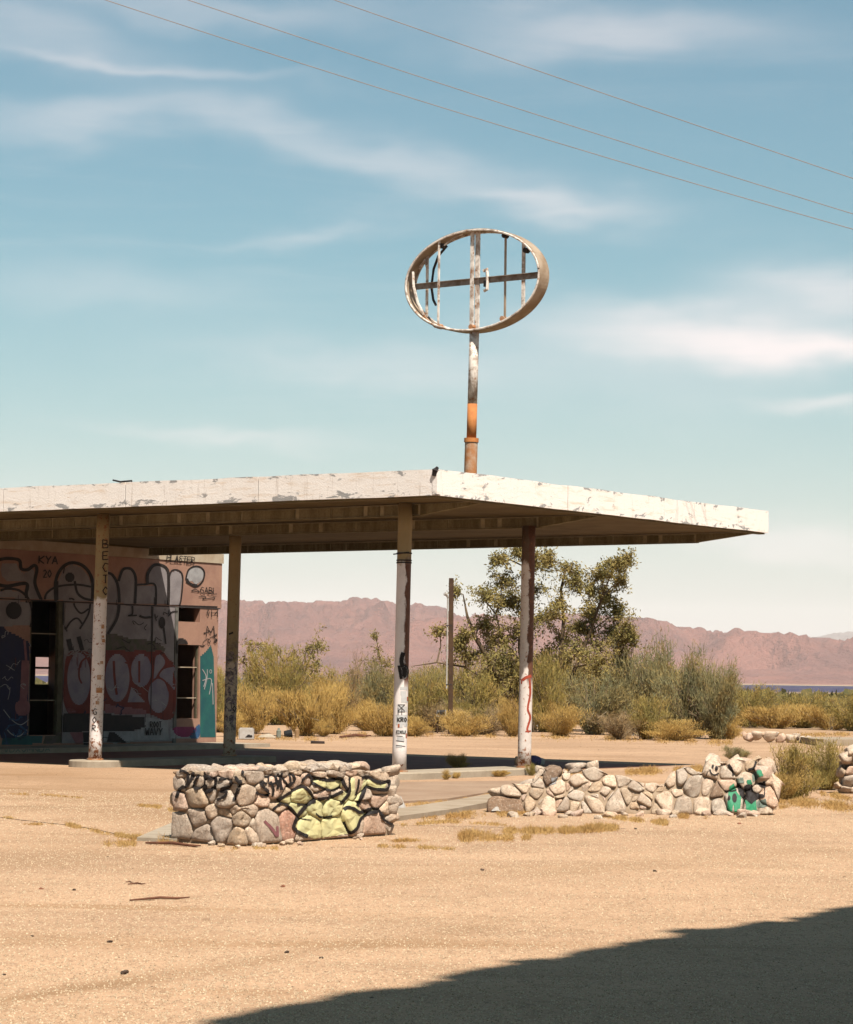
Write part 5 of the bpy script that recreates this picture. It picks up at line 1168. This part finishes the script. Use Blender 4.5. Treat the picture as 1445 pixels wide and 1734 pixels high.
tree(bt, [(tpx(YT, [(905, 1245), (900, 1200), (885, 1150), (880, 1090), (885, 1020), (890, 960)], .4), .13), (tpx(YT, [(915, 1245), (935, 1190), (950, 1120), (955, 1050), (950, 1000), (958, 960)], .4), .13),
  (tpx(YT, [(900, 1240), (860, 1180), (830, 1120), (805, 1080), (792, 1045), (788, 1025)], .4), .14), (tpx(YT, [(940, 1200), (975, 1130), (1000, 1070), (1020, 1010), (1040, 960)], .4), .09), (tpx(YT, [(870, 1180), (820, 1150), (790, 1130), (740, 1122), (700, 1128)], .3), .06),
  (tpx(YT, [(935, 1190), (960, 1120), (985, 1105), (1020, 1100), (1050, 1115), (1075, 1140)], .3), .05), (tpx(YT, [(880, 1120), (850, 1080), (840, 1040), (850, 1000)], .3), .06)],
 cl(YT, [(880, 935, 24, 18, .7), (845, 950, 22, 14, .8), (852, 985, 38, 24, 1), (822, 1010, 30, 20, 1), (905, 955, 24, 26, .9), (930, 950, 14, 18, .8), (860, 1020, 36, 26, 1), (905, 1000, 30, 30, .7), (920, 1050, 34, 30, .6), (950, 1020, 30, 36, .7), (972, 985, 40, 26, 1.2), (1000, 1000, 30, 30, 1.2), (1015, 975, 26, 20, 1), (1040, 955, 24, 16, 1), (1062, 950, 20, 14, .7), (1030, 1010, 30, 30, 1.2), (1045, 1035, 26, 20, 1), (1005, 1040, 34, 28, 1.4),
   (985, 1065, 40, 26, 1.4), (1060, 1060, 20, 24, .5), (1068, 1075, 14, 18, .7), (950, 1080, 36, 30, .8), (1010, 1090, 46, 30, .8), (1045, 1100, 30, 40, .5), (960, 1120, 50, 30, .5), (785, 1080, 28, 26, 1.2), (815, 1060, 34, 24, .9), (835, 1085, 34, 28, 1.2), (800, 1110, 40, 22, 1.1), (850, 1120, 44, 26, .8), (770, 1000, 10, 18, .5), (775, 1095, 16, 20, .8), (880, 1080, 34, 30, .6), (920, 1110, 40, 34, .5), (745, 1070, 18, 12, .5), (1000, 1135, 50, 26, .4), (1035, 1070, 26, 24, 1), (870, 1150, 50, 30, .8), (930, 1150, 50, 34, .8), (980, 1165, 50, 34, .8), (1030, 1160, 44, 34, .7), (830, 1150, 50, 30, .8), (900, 1130, 40, 30, .8), (1055, 1085, 26, 30, .9), (975, 1100, 40, 30, 1), (895, 1060, 34, 34, .8), (870, 1015, 34, 34, .8), (935, 1040, 34, 34, .8), (1020, 1120, 40, 30, .8), (1050, 985, 24, 24, .9), (960, 960, 24, 20, .7)], 1.1),
 .115, 60, .1, 'big ragged desert tree with bare limbs showing, behind the rust streaked post', 'desert trees', seed=11, tw=17)
b2 = on_z(480, 1230, GZ); YT = b2.y+4
tree(Vector((on_Y(480, 1200, YT).x, YT, GZ)), [(tpx(YT, [(480, 1240), (470, 1190), (450, 1150), (430, 1120)], .3), .07), (tpx(YT, [(482, 1240), (500, 1180), (520, 1130), (530, 1100)], .3), .07), (tpx(YT, [(480, 1230), (485, 1170), (480, 1120)], .3), .05)],
 cl(YT, [(425, 1092, 26, 16, .8), (450, 1105, 30, 18, .8), (412, 1120, 26, 20, .5), (470, 1100, 24, 16, .7), (495, 1110, 28, 22, .7), (520, 1100, 26, 20, 1), (540, 1095, 16, 16, .9), (510, 1135, 36, 22, .8), (460, 1140, 40, 22, .6), (425, 1150, 30, 20, .4), (535, 1130, 24, 22, .8), (485, 1150, 40, 20, .7)], .8), .12, 26, .1, 'thin lacy desert tree in front of the mountains right of the shaded post', 'desert trees', seed=5, tw=11)
b3 = on_z(640, 1225, GZ); YT = b3.y
tree(b3, [(tpx(YT, [(640, 1235), (645, 1190), (650, 1150), (645, 1120), (638, 1085)], .3), .06), (tpx(YT, [(645, 1190), (630, 1160), (600, 1140)], .3), .03)],
 cl(YT, [(634, 1076, 7, 6, .6), (640, 1100, 14, 12, .5), (632, 1120, 26, 16, .9), (655, 1125, 26, 18, .9), (645, 1145, 30, 16, 1), (665, 1150, 16, 20, .7), (600, 1138, 24, 8, .4), (615, 1150, 14, 10, .3)], .6), .11, 24, .1, 'small leaning tree with a single twig top left of the stickered post', 'desert trees', seed=6, tw=9)
# wispy plumes of the sage bushes are the trees' neighbours: dead wood tangles
def tangle(px, py, w, h, n, label, seed, m=TWIG):
    r = random.Random(seed); p = on_z(px, py, GZ); Y = p.y; mb = MB()
    for i in range(n):
        a = r.uniform(-.9, .9); x0 = r.uniform(-.3, .3)*w; pts = []
        L = r.uniform(.5, 1); side = r.choice((-1, 1))
        for k in range(6):
            t = k/5; pts.append(on_Y(px+x0+side*t*w*.5*L, py-math.sin(t*math.pi*.75)*h*L*r.uniform(.8, 1.1), Y+(k-2)*.12*a))
        mb.tube(pts, [.022*(1-.7*k/5) for k in range(6)], 4, False)
    return tag(mb.build('dead_branches', m), label, 'dead branches')
PALE = simple('bleached_wood', (.55, .42, .27), (.40, .28, .16), 4)
tangle(1060, 1246, 84, 46, 26, 'bleached curling dead branches before the tall sage bushes', 3, PALE)
tangle(790, 1236, 150, 70, 26, 'dry arching branches around the timber pole', 8, TWIG)
tangle(720, 1236, 80, 90, 14, 'thin pale drooping twigs right of the stickered post', 9, PALE)

# grass along cracks
def grass_line(lines, label, name='grass', m=L_DRY, z=GZ):
    r = random.Random(len(lines)*3+1); V_ = []; F_ = []
    for pts, dens, h, sp in lines:
        for a, b_ in zip(pts, pts[1:]):
            L = math.dist(a, b_); n = int(L*dens*3.4)
            for i in range(n):
                t = r.random(); pat = noise.noise(Vector(((a[0]+(b_[0]-a[0])*t)*.045, a[1]*.1, 3)))+.35*noise.noise(Vector(((a[0]+(b_[0]-a[0])*t)*.3, a[1]*.1, 7)))
                if pat < -.02+r.gauss(0, .22): continue
                px = a[0]+(b_[0]-a[0])*t+r.gauss(0, 1); py = a[1]+(b_[1]-a[1])*t+r.gauss(0, sp*1.1)
                p = on_z(px, py, z); p.z = gh(p.x, p.y); s = p.y/30; hh = h*.62*(r.random()**1.7+.12)*(1+1.2*pat)
                d = Vector((r.gauss(0, 1.1), r.gauss(0, 1.1), 1)).normalized()*hh*1.2; w_ = Vector((r.gauss(0, 1), r.gauss(0, .5), 0)).normalized()*.0034*s; k = len(V_)
                V_ += [p-w_, p+w_, p+d]; F_.append((k, k+1, k+2))
    o = pyd(name, V_, F_, m); tag(o, label, kind='stuff'); return o
grass_line([([(668, 1378), (760, 1382), (900, 1372)], 18, .07, 4), ([(668, 1362), (760, 1357), (830, 1344)], 8, .06, 2), ([(680, 1398), (760, 1392), (860, 1398)], 9, .05, 1.2), ([(775, 1416), (860, 1408), (960, 1408), (1048, 1403)], 26, .10, 2), ([(780, 1420), (900, 1418)], 20, .08, 2.4), ([(1020, 1382), (1060, 1388), (1130, 1396)], 30, .08, 1.6),
            ([(640, 1432), (700, 1434), (770, 1437)], 8, .05, 1.4), ([(660, 1424), (730, 1422)], 8, .05, 1), ([(40, 1397), (90, 1397)], 8, .03, 1), ([(110, 1397), (180, 1412), (240, 1420)], 20, .06, 1.4), ([(170, 1428), (230, 1428)], 18, .06, 2.4), ([(232, 1364), (272, 1368)], 22, .05, 1.2), ([(285, 1373), (300, 1373)], 10, .05, 1.5), ([(0, 1385), (30, 1388)], 10, .04, 1), ([(15, 1343), (80, 1345), (140, 1350)], 7, .03, 1),
            ([(270, 1424), (300, 1426)], 16, .09, 2), ([(370, 1437), (400, 1436)], 12, .07, 2), ([(430, 1434), (470, 1436)], 12, .05, 1.4), ([(1190, 1385), (1205, 1385)], 40, .12, 2), ([(1150, 1384), (1166, 1384)], 24, .09, 1.5), ([(1300, 1356), (1380, 1362), (1445, 1370)], 40, .10, 3), ([(1320, 1368), (1340, 1366)], 24, .05, 1.4), ([(1390, 1345), (1445, 1356)], 22, .08, 2),
            ([(1060, 1308), (1130, 1306), (1190, 1304)], 22, .12, 2.5), ([(930, 1310), (1010, 1306)], 8, .08, 2), ([(400, 1248), (540, 1252), (640, 1243)], 8, .12, 2.5), ([(700, 1243), (870, 1246), (1000, 1248), (1240, 1258)], 10, .12, 2.5), ([(1240, 1246), (1445, 1244)], 9, .1, 1.5), ([(800, 1352), (870, 1366)], 10, .1, 3), ([(880, 1372), (900, 1376)], 16, .08, 2)],
           'dry orange grass growing along the cracks in the tarmac')
# cracks: thin recessed dark seams in the tarmac
def seam(pts, w, name='crack'):
    mb = MB(); pp = spline(pts, 6)
    for i in range(len(pp)-1):
        a = on_z(*pp[i], GZ); b_ = on_z(*pp[i+1], GZ); d = (b_-a).normalized(); s = Vector((-d.y, d.x, 0))*w*(.6+.8*rnd.random())
        for q in (a, b_): q.z = gh(q.x, q.y)+.004
        mb.add([a-s, b_-s*.8, b_+s*.8, a+s], [(0, 1, 2, 3)])
    return mb
crm = simple('crack_dirt', (.16, .09, .05), (.10, .06, .03), 10)
allc = MB()
for pts, w in (([(0, 1386), (60, 1393), (140, 1402), (235, 1420)], .02), ([(245, 1422), (290, 1427), (335, 1434)], .03), ([(560, 1434), (700, 1434), (770, 1438)], .015), ([(668, 1398), (860, 1402), (960, 1408), (1060, 1404)], .015), ([(0, 1366), (120, 1368), (230, 1364)], .01)):
    b_ = seam(pts, w); allc.add(b_.v, b_.f)
tag(allc.build('crack', crm), 'thin dark cracks crossing the tarmac', kind='structure')

# ------------------------------------------------------------------ timber pole, little sign, litter
pp = on_z(763, 1243, GZ); YP = pp.y
pole = thing('timber_pole', pp, 'dark square timber pole with a white conduit standing before the big tree', 'pole')
mm = MB(); t_ = on_Y(764.5, 979, YP); w = .165; ax = Vector((1, 0, 0)); bse = Vector((pp.x, YP, GZ-.1)); top = Vector((t_.x, YP, t_.z))
mm.add([bse+Vector((-w/2, -w/2, 0)), bse+Vector((w/2, -w/2, 0)), bse+Vector((w/2, w/2, 0)), bse+Vector((-w/2, w/2, 0)), top+Vector((-w/2, -w/2, 0)), top+Vector((w/2, -w/2, 0)), top+Vector((w/2, w/2, 0)), top+Vector((-w/2, w/2, 0))], [(3, 2, 1, 0), (4, 5, 6, 7), (0, 1, 5, 4), (1, 2, 6, 5), (2, 3, 7, 6), (3, 0, 4, 7)]); bevel(mm.build('post', WOODP, pole), .012, 1)
mm = MB(); mm.tube([on_Y(756.5, 1166, YP-.05), on_Y(758.5, 1012, YP-.05)], .026, 8); mm.build('conduit', WHITE, pole)
mm = MB(); mm.tube([on_Y(759, 1012, YP-.05), on_Y(757, 1008, YP-.08), on_Y(753, 1005, YP-.12)], [.035, .05, .07], 8); mm.build('lamp_head', WHITE, pole)
for py in (1060, 1160): mm = MB(); mm.box(on_Y(755, py, YP-.09), Vector((.22, 0, 0)), Vector((0, .03, 0)), Z*.03); mm.build('clip', DARKS, pole)
sp_ = on_z(742, 1242, GZ); ts = thing('small_sign', sp_, 'tiny white board with scrawled dark lettering on a stub by the timber pole', 'sign')
mm = MB(); mm.box(on_Y(740, 1216, sp_.y+.03)-Vector((0, 0, .6)), Vector((.05, 0, 0)), Vector((0, .05, 0)), Z*.75); mm.build('stake', WOODP, ts)
mm = MB(); a = on_Y(739.5, 1214, sp_.y); b_ = on_Y(755.5, 1213, sp_.y); c_ = on_Y(740, 1203, sp_.y); mm.box(a, b_-a, Vector((0, .03, 0)), c_-a); bd = mm.build('board', WHITE, ts)
bpy.context.view_layer.update()
P = Paint(bvh_of([bd]), .004); text(P, 'WESTWD', 741.5, 1206, 1.6, 5, .8, .0, gap=.3); P.build(P_BLACK, bd, 'lettering')
pp = on_z(770, 1240, GZ); mm = MB(); mm.box(pp-Z*.05, Vector((.1, 0, 0)), Vector((0, .1, 0)), Z*.75); tag(mm.build('post_stub', WOODP), 'short dark stub leaning beside the foot of the timber pole', 'post')

pp = on_z(416, 1253, GZ); s = pp.y/F; bx = thing('white_box', pp, 'dented white box with a dark torn hole lying by the golden brush', 'box')
mm = MB(); mm.box(pp+Vector((-12*s, 0, 0)), Vector((25*s, .05, 0)), Vector((0, .4, 0)), Z*20*s); ob = mm.build('shell', WHITE, bx); bevel(ob, .03, 2); bpy.context.view_layer.update()
P = Paint(bvh_of([ob]), .004); P.fill([(415, 1249), (420, 1244), (427, 1245), (428, 1249)], 1, False); P.build(P_BLACK, bx, 'torn_hole')
pp = on_z(538, 1261, GZ); s = pp.y/F; mm = MB(); mm.tube([pp+Vector((-11*s, 0, 3.5*s)), pp+Vector((11*s, .1, 2.5*s))], 3.2*s, 10); mm.tube([pp+Vector((-11.5*s, 0, 3.5*s)), pp+Vector((-10.4*s, 0, 3.4*s))], 3.4*s, 10); tag(mm.build('log', simple('charred_log', (.06, .03, .02), (.03, .02, .015), 8)), 'short dark log lying alone on the sandy road', 'log')
def stick(px0, py0, px1, py1, r, label, m=TWIG, bend=.03):
    a = on_z(px0, py0, GZ); b_ = on_z(px1, py1, GZ); a.z = gh(a.x, a.y)+r; b_.z = gh(b_.x, b_.y)+r; c_ = a.lerp(b_, .5)+Vector((0, bend, r*.6)); d_ = a.lerp(b_, .8)+Vector((0, -bend, 0))
    mm = MB(); mm.tube([a, c_, d_, b_], [r*.6, r, r*.8, r*.4], 7); return tag(mm.build('stick', m), label, 'stick', 'sticks lying on the ground')
RB = simple('red_bark', (.26, .10, .05), (.16, .06, .03), 9)
stick(220, 1527, 321, 1522, .012, 'longest thin red brown stick lying on the open foreground tarmac', RB)
stick(217, 1499, 246, 1498, .008, 'short twig lying just above the long foreground stick', RB); stick(213, 1495, 226, 1495, .006, 'tiny twig fragment just above the short foreground twig', RB)
stick(247, 1429, 340, 1434, .02, 'dark stick on the ground in front of the planter corner', RB)
stick(576, 1250, 628, 1248, .05, 'bent brown branch lying on the sandy road beyond the canopy', RB, .2)
for k, (px, py, w, lab) in enumerate(((210, 1654, 16, 'largest black clod on the foreground tarmac, low left'), (186, 1597, 9, 'round dark clod above the largest foreground clod'), (55, 1587, 6, 'small dark clod at the far left of the foreground'), (7, 1656, 7, 'dark clod touching the left picture edge'), (126, 1508, 7, 'dark pebble left of the two short twigs'), (70, 1506, 8, 'reddish chip on the tarmac far left'), (480, 1503, 9, 'reddish chip on the tarmac below the planter'), (545, 1625, 9, 'brown clod near the middle of the foreground'), (485, 1615, 9, 'flat brown clod left of the middle clod'), (1253, 1397, 7, 'small red stone in front of the painted wall end'), (1077, 1405, 6, 'small dark stone below the boulder wall'), (817, 1476, 9, 'dull clod on the open tarmac below the grass'), (1110, 1478, 7, 'small brown chip on the tarmac right of centre'))):
    p = on_z(px, py, GZ); s = p.y/F*w/2; p.z = gh(p.x, p.y)+s*.3
    o = stone(p, s, s*.9, s*.55, rnd.uniform(0, 3), None, 'd' if 'red' not in lab else 'r'); o.name = 'clod'; o.color = (.14, .10, .08, 1) if 'red' not in lab else (.5, .22, .14, 1); tag(o, lab, 'clod', 'clods and chips scattered on the tarmac')
pp = on_z(908, 1298, GZ); s = pp.y/F; cn = thing('crushed_drum', pp, 'crumpled purple and white drum lying behind the foot of the rust streaked post', 'drum')
pp = pp + Vector((0, .6, 0)); a = pp+Vector((-8*s, 0, 9*s)); b_ = pp+Vector((9*s, .1, 6*s)); mm = MB(); mm.tube([a, a.lerp(b_, .25), a.lerp(b_, .5)+Z*.02, a.lerp(b_, .75), b_], [8*s, 9*s, 8.2*s, 8.8*s, 7*s], 16); mm.build('body', simple('purple_scrap', (.16, .10, .26), (.30, .24, .36), 12), cn); mm = MB(); mm.tube([b_-Vector((.02, 0, 0)), b_+Vector((.09, .01, -.02))], [8*s, 7*s], 16); mm.build('lid', WHITE, cn)
def rag(px, py, w, h, label, m=WHITE, name='paper_scrap', seed=0):
    p = on_z(px, py, GZ); s = p.y/F; r = random.Random(seed+int(px)); vs = []; n = 6
    for i in range(n):
        for j in range(n): vs.append(p+Vector(((i/(n-1)-.5)*w*s, (j/(n-1)-.5)*w*s*.8, max(.01, h*s*(.5+.6*r.random())*math.sin(math.pi*(i+.5)/n)*math.sin(math.pi*(j+.5)/n)))))
    o = pyd(name, vs, [(i*n+j, i*n+j+1, (i+1)*n+j+1, (i+1)*n+j) for i in range(n-1) for j in range(n-1)], m); bm = bmesh.new(); bm.from_mesh(o.data); bmesh.ops.solidify(bm, geom=bm.faces[:], thickness=.006); bm.to_mesh(o.data); bm.free()
    return tag(o, label, 'litter', 'litter scraps')
rag(841, 1375, 16, 8, 'white crumpled scrap on the ground left of the dark boulder'); rag(905, 1234, 20, 20, 'white crumpled bag under the brush right of the rust streaked post'); rag(1080, 1246, 22, 6, 'pale flat scrap under the dead bleached branches'); rag(1058, 1243, 30, 6, 'long pale scrap left of the flat one under the bleached branches', WHITE)
rag(676, 1376, 22, 30, 'torn white plastic stuck to the right end of the planter', WHITE); rag(452, 1250, 30, 8, 'pale rubble sheet right of the white box', CONC); rag(1332, 1354, 10, 5, 'tiny white scrap under the fluffy brush')
pp = on_z(490, 1248, GZ); s = pp.y/F
mm = MB(); mm.tube([pp+Vector((-8*s, 0, 4*s)), pp+Vector((4*s, .05, 6*s))], [6*s, 7*s], 12); tag(mm.build('tyre_piece', BLACKM), 'black scorched lump in the debris by the golden bush', 'debris')
for px, h, m, lab in ((472, 16, simple('dull_glass', (.35, .36, .30), (.25, .26, .2), 9), 'grey upright jug left of the black lump'), (503, 18, simple('tan_card', (.50, .30, .14), (.4, .22, .1), 9), 'tan upright carton right of the black lump')):
    p = on_z(px, 1249, GZ); s = p.y/F; mm = MB(); mm.tube([p, p+Z*h*s*.7, p+Z*h*s*.8, p+Z*h*s], [4*s, 4*s, 2.2*s, 1.8*s], 10); tag(mm.build('container', m), lab, 'container')
pp = on_z(876, 1294, BZ); s = pp.y/F; o = stone(pp+Z*5*s, 5*s, 5*s, 7*s, 0, None, 't'); o.name = 'rock'; tag(o, 'small tan rock on the island left of the rust streaked post', 'rock')

# pebbles in the rough tarmac
def pebbles():
    r = random.Random(12); V_ = []; F_ = []
    for i in range(95000):
        Y = 12.5+30*(r.random()**1.5); x = r.uniform(-.18, .18)*Y; z = gh(x, Y); s = r.uniform(.003, .0085)*(1.0+Y*.02); a = r.uniform(0, 6.28); k = len(V_)
        for j in range(3): V_.append((x+s*math.cos(a+j*2.1), Y+s*math.sin(a+j*2.1), z-.001))
        V_.append((x+r.uniform(-.3, .3)*s, Y, z+s*r.uniform(.5, 1.0))); F_ += [(k, k+1, k+3), (k+1, k+2, k+3), (k+2, k, k+3)]
    o = pyd('gravel', V_, F_, simple('gravel_chips', (.98, .75, .50), (.36, .20, .10), 60)); tag(o, 'loose chippings on the rough tarmac', kind='stuff')
pebbles()
def chips():
    r = random.Random(44); V_ = []; F_ = []
    for i in range(2600):
        Y = 13+62*(r.random()**1.3); x = r.uniform(-.18, .18)*Y
        if noise.noise(Vector((x*.5, Y*.25, 2))) < -.05: continue
        z = gh(x, Y)+(.01 if Y > 45 else 0); s = r.uniform(.004, .012)*(1+Y*.012)*(1 if r.random() < .97 else 1.8); a = r.uniform(0, 6.28); k = len(V_)
        for j in range(5): q = s*r.uniform(.6, 1.2); V_.append((x+q*math.cos(a+j*1.257), Y+q*math.sin(a+j*1.257), z-.001))
        V_.append((x, Y, z+s*r.uniform(.15, .35))); F_ += [(k+j, k+(j+1) % 5, k+5) for j in range(5)]
    o = pyd('debris_chips', V_, F_, simple('dark_chips', (.24, .14, .08), (.12, .07, .04), 12)); tag(o, 'dark crumbs of tarmac and bark strewn over the lot', kind='stuff')
chips()

# ------------------------------------------------------------------ tree behind the camera that throws the foreground shadow
def shade_tree():
    r = random.Random(21); base = Vector((12.5, 6.0, GZ)); t = thing('shade_tree', base, 'dense tree outside the frame at right whose shade covers the near corner', 'tree')
    k = SUNV/SUNV.z; V_ = []; F_ = []; cs = []
    # crown edge follows the line seen on the ground
    ed = [(330, 1760), (385, 1734), (450, 1722), (500, 1712), (560, 1702), (600, 1688), (640, 1688), (700, 1680), (760, 1672), (850, 1642), (900, 1635), (960, 1622), (1010, 1612), (1080, 1598), (1130, 1590), (1180, 1580), (1250, 1572), (1320, 1562), (1380, 1550), (1445, 1535), (1560, 1512), (1700, 1490)]
    for (a, b_) in zip(ed, ed[1:]):
        n = 64
        for i in range(n):
            q = i/n; g = on_z(a[0]+(b_[0]-a[0])*q, a[1]+(b_[1]-a[1])*q, GZ)
            for d in range(9):
                cs.append((g, d))
    inn = Vector((.86, -.52, 0)).normalized()
    for g, d in cs:
        for q in range(4 if d == 0 else 1):
            dist = .30+abs(r.gauss(0, .16)) if d == 0 else r.uniform(.6, 8.0)
            hgt = 13.0+r.uniform(-.7, .7)+ min(1.0, dist*.25)*r.uniform(-1, 1.3); g2 = g + inn*dist + Vector((r.gauss(0, .12), r.gauss(0, .12), 0)); p = g2 + k*hgt
            s = r.uniform(.16, .30); n1 = Vector((r.gauss(0, .5), r.gauss(0, .5), 1)).normalized(); a = n1.cross(Vector((1, 0, 0))).normalized()*s; b2_ = n1.cross(a).normalized()*s; k0 = len(V_); V_ += [p-a, p+b2_, p+a, p-b2_]; F_.append((k0, k0+1, k0+2, k0+3))
    o = pyd('crown', V_, F_, L_TREE, t); o['kind'] = 'stuff'
    c_ = Vector((9.0, 3.0, 8.0)); mb = MB(); mb.tube([base, base+Vector((-.3, -.4, 3)), base+Vector((-.8, -.9, 7)), base+Vector((-1.5, -1.6, 12.5))], [.45, .36, .25, .12], 12)
    for i in range(10):
        e = V_[r.randrange(len(V_))]; mb.tube([base+Vector((-.3, -.4, 3+i*.2)), (base+Vector((-.3, -.4, 3))).lerp(e, .5)+Z*.8, e], [.16, .1, .04], 6, False)
    mb.build('trunk', BARK, t, True)
shade_tree()

# ------------------------------------------------------------------ haze
def haze():
    mb = MB(); mb.box(Vector((-14000, -200, GZ-12)), Vector((28000, 0, 0)), Vector((0, 31000, 0)), Z*900); o = mb.build('haze'); m = bpy.data.materials.new('air'); m.use_nodes = True; nt = m.node_tree; nt.nodes.clear()
    out = nt.nodes.new('ShaderNodeOutputMaterial'); v = nt.nodes.new('ShaderNodeVolumePrincipled'); v.inputs['Color'].default_value = (1, .93, .90, 1); v.inputs['Density'].default_value = HAZE_D; v.inputs['Anisotropy'].default_value = 0
    nt.links.new(v.outputs[0], out.inputs['Volume']); o.data.materials.append(m); tag(o, 'thin warm desert haze', kind='stuff')
HAZE_D = 3.2e-5
if HAZE_D: haze()

# ------------------------------------------------------------------ surfaces are darker than they look in the picture: one reflectance factor each
GLOB = {'sandy_tarmac': .76, 'peeling_white_paint': .75, 'golden_brush': .9, 'olive_brush': .9, 'sage_brush': .85, 'straw_grass': .85, 'mesquite_leaf': .9}
KEEP = {'peeling_white_paint': 1.0, 'golden_brush': 1.05, 'olive_brush': 1.05, 'sage_brush': 1.05, 'straw_grass': .95, 'tan_twigs': 1.0, 'mesquite_leaf': 1.1, 'bare_cable': 1.0, 'air': None, 'salmon_plaster': .8, 'orange_rust': 1.15, 'streaky_rust': 1.0, 'far_scrub': 1.0,
        'sandy_tarmac': .74, 'sticker_white': .95, 'rusted_white_steel': 1.1, 'pink_brown_rock': 1.0, 'far_pale_rock': 1.0, 'desert_fieldstone': .95}
for m in bpy.data.materials:
    if not m.use_nodes or m.name == 'air': continue
    k = KEEP.get(m.name, .66 if not m.name.startswith('post_paint') else 1.22)*GLOB.get(m.name, .74)*.87*(.78 if m.name.startswith('spray_') and m.name[6:] not in ('yellow', 'green', 'sticker_white', 'redorange', 'drip_red') else 1)
    nt = m.node_tree
    for n in list(nt.nodes):
        if n.type in ('BSDF_PRINCIPLED', 'BSDF_TRANSLUCENT'):
            inp = n.inputs[0]
            if inp.is_linked:
                src = inp.links[0].from_socket; mx = nt.nodes.new('ShaderNodeMix'); mx.data_type = 'RGBA'; mx.blend_type = 'MULTIPLY'; mx.inputs[0].default_value = 1
                mx.clamp_result = False; nt.links.new(src, mx.inputs[6]); mx.inputs[7].default_value = (k, k, k, 1); nt.links.new(mx.outputs[2], inp)

if 'graffiti.006' in bpy.data.objects: bpy.data.objects['graffiti.006']['kind'] = 'stuff'
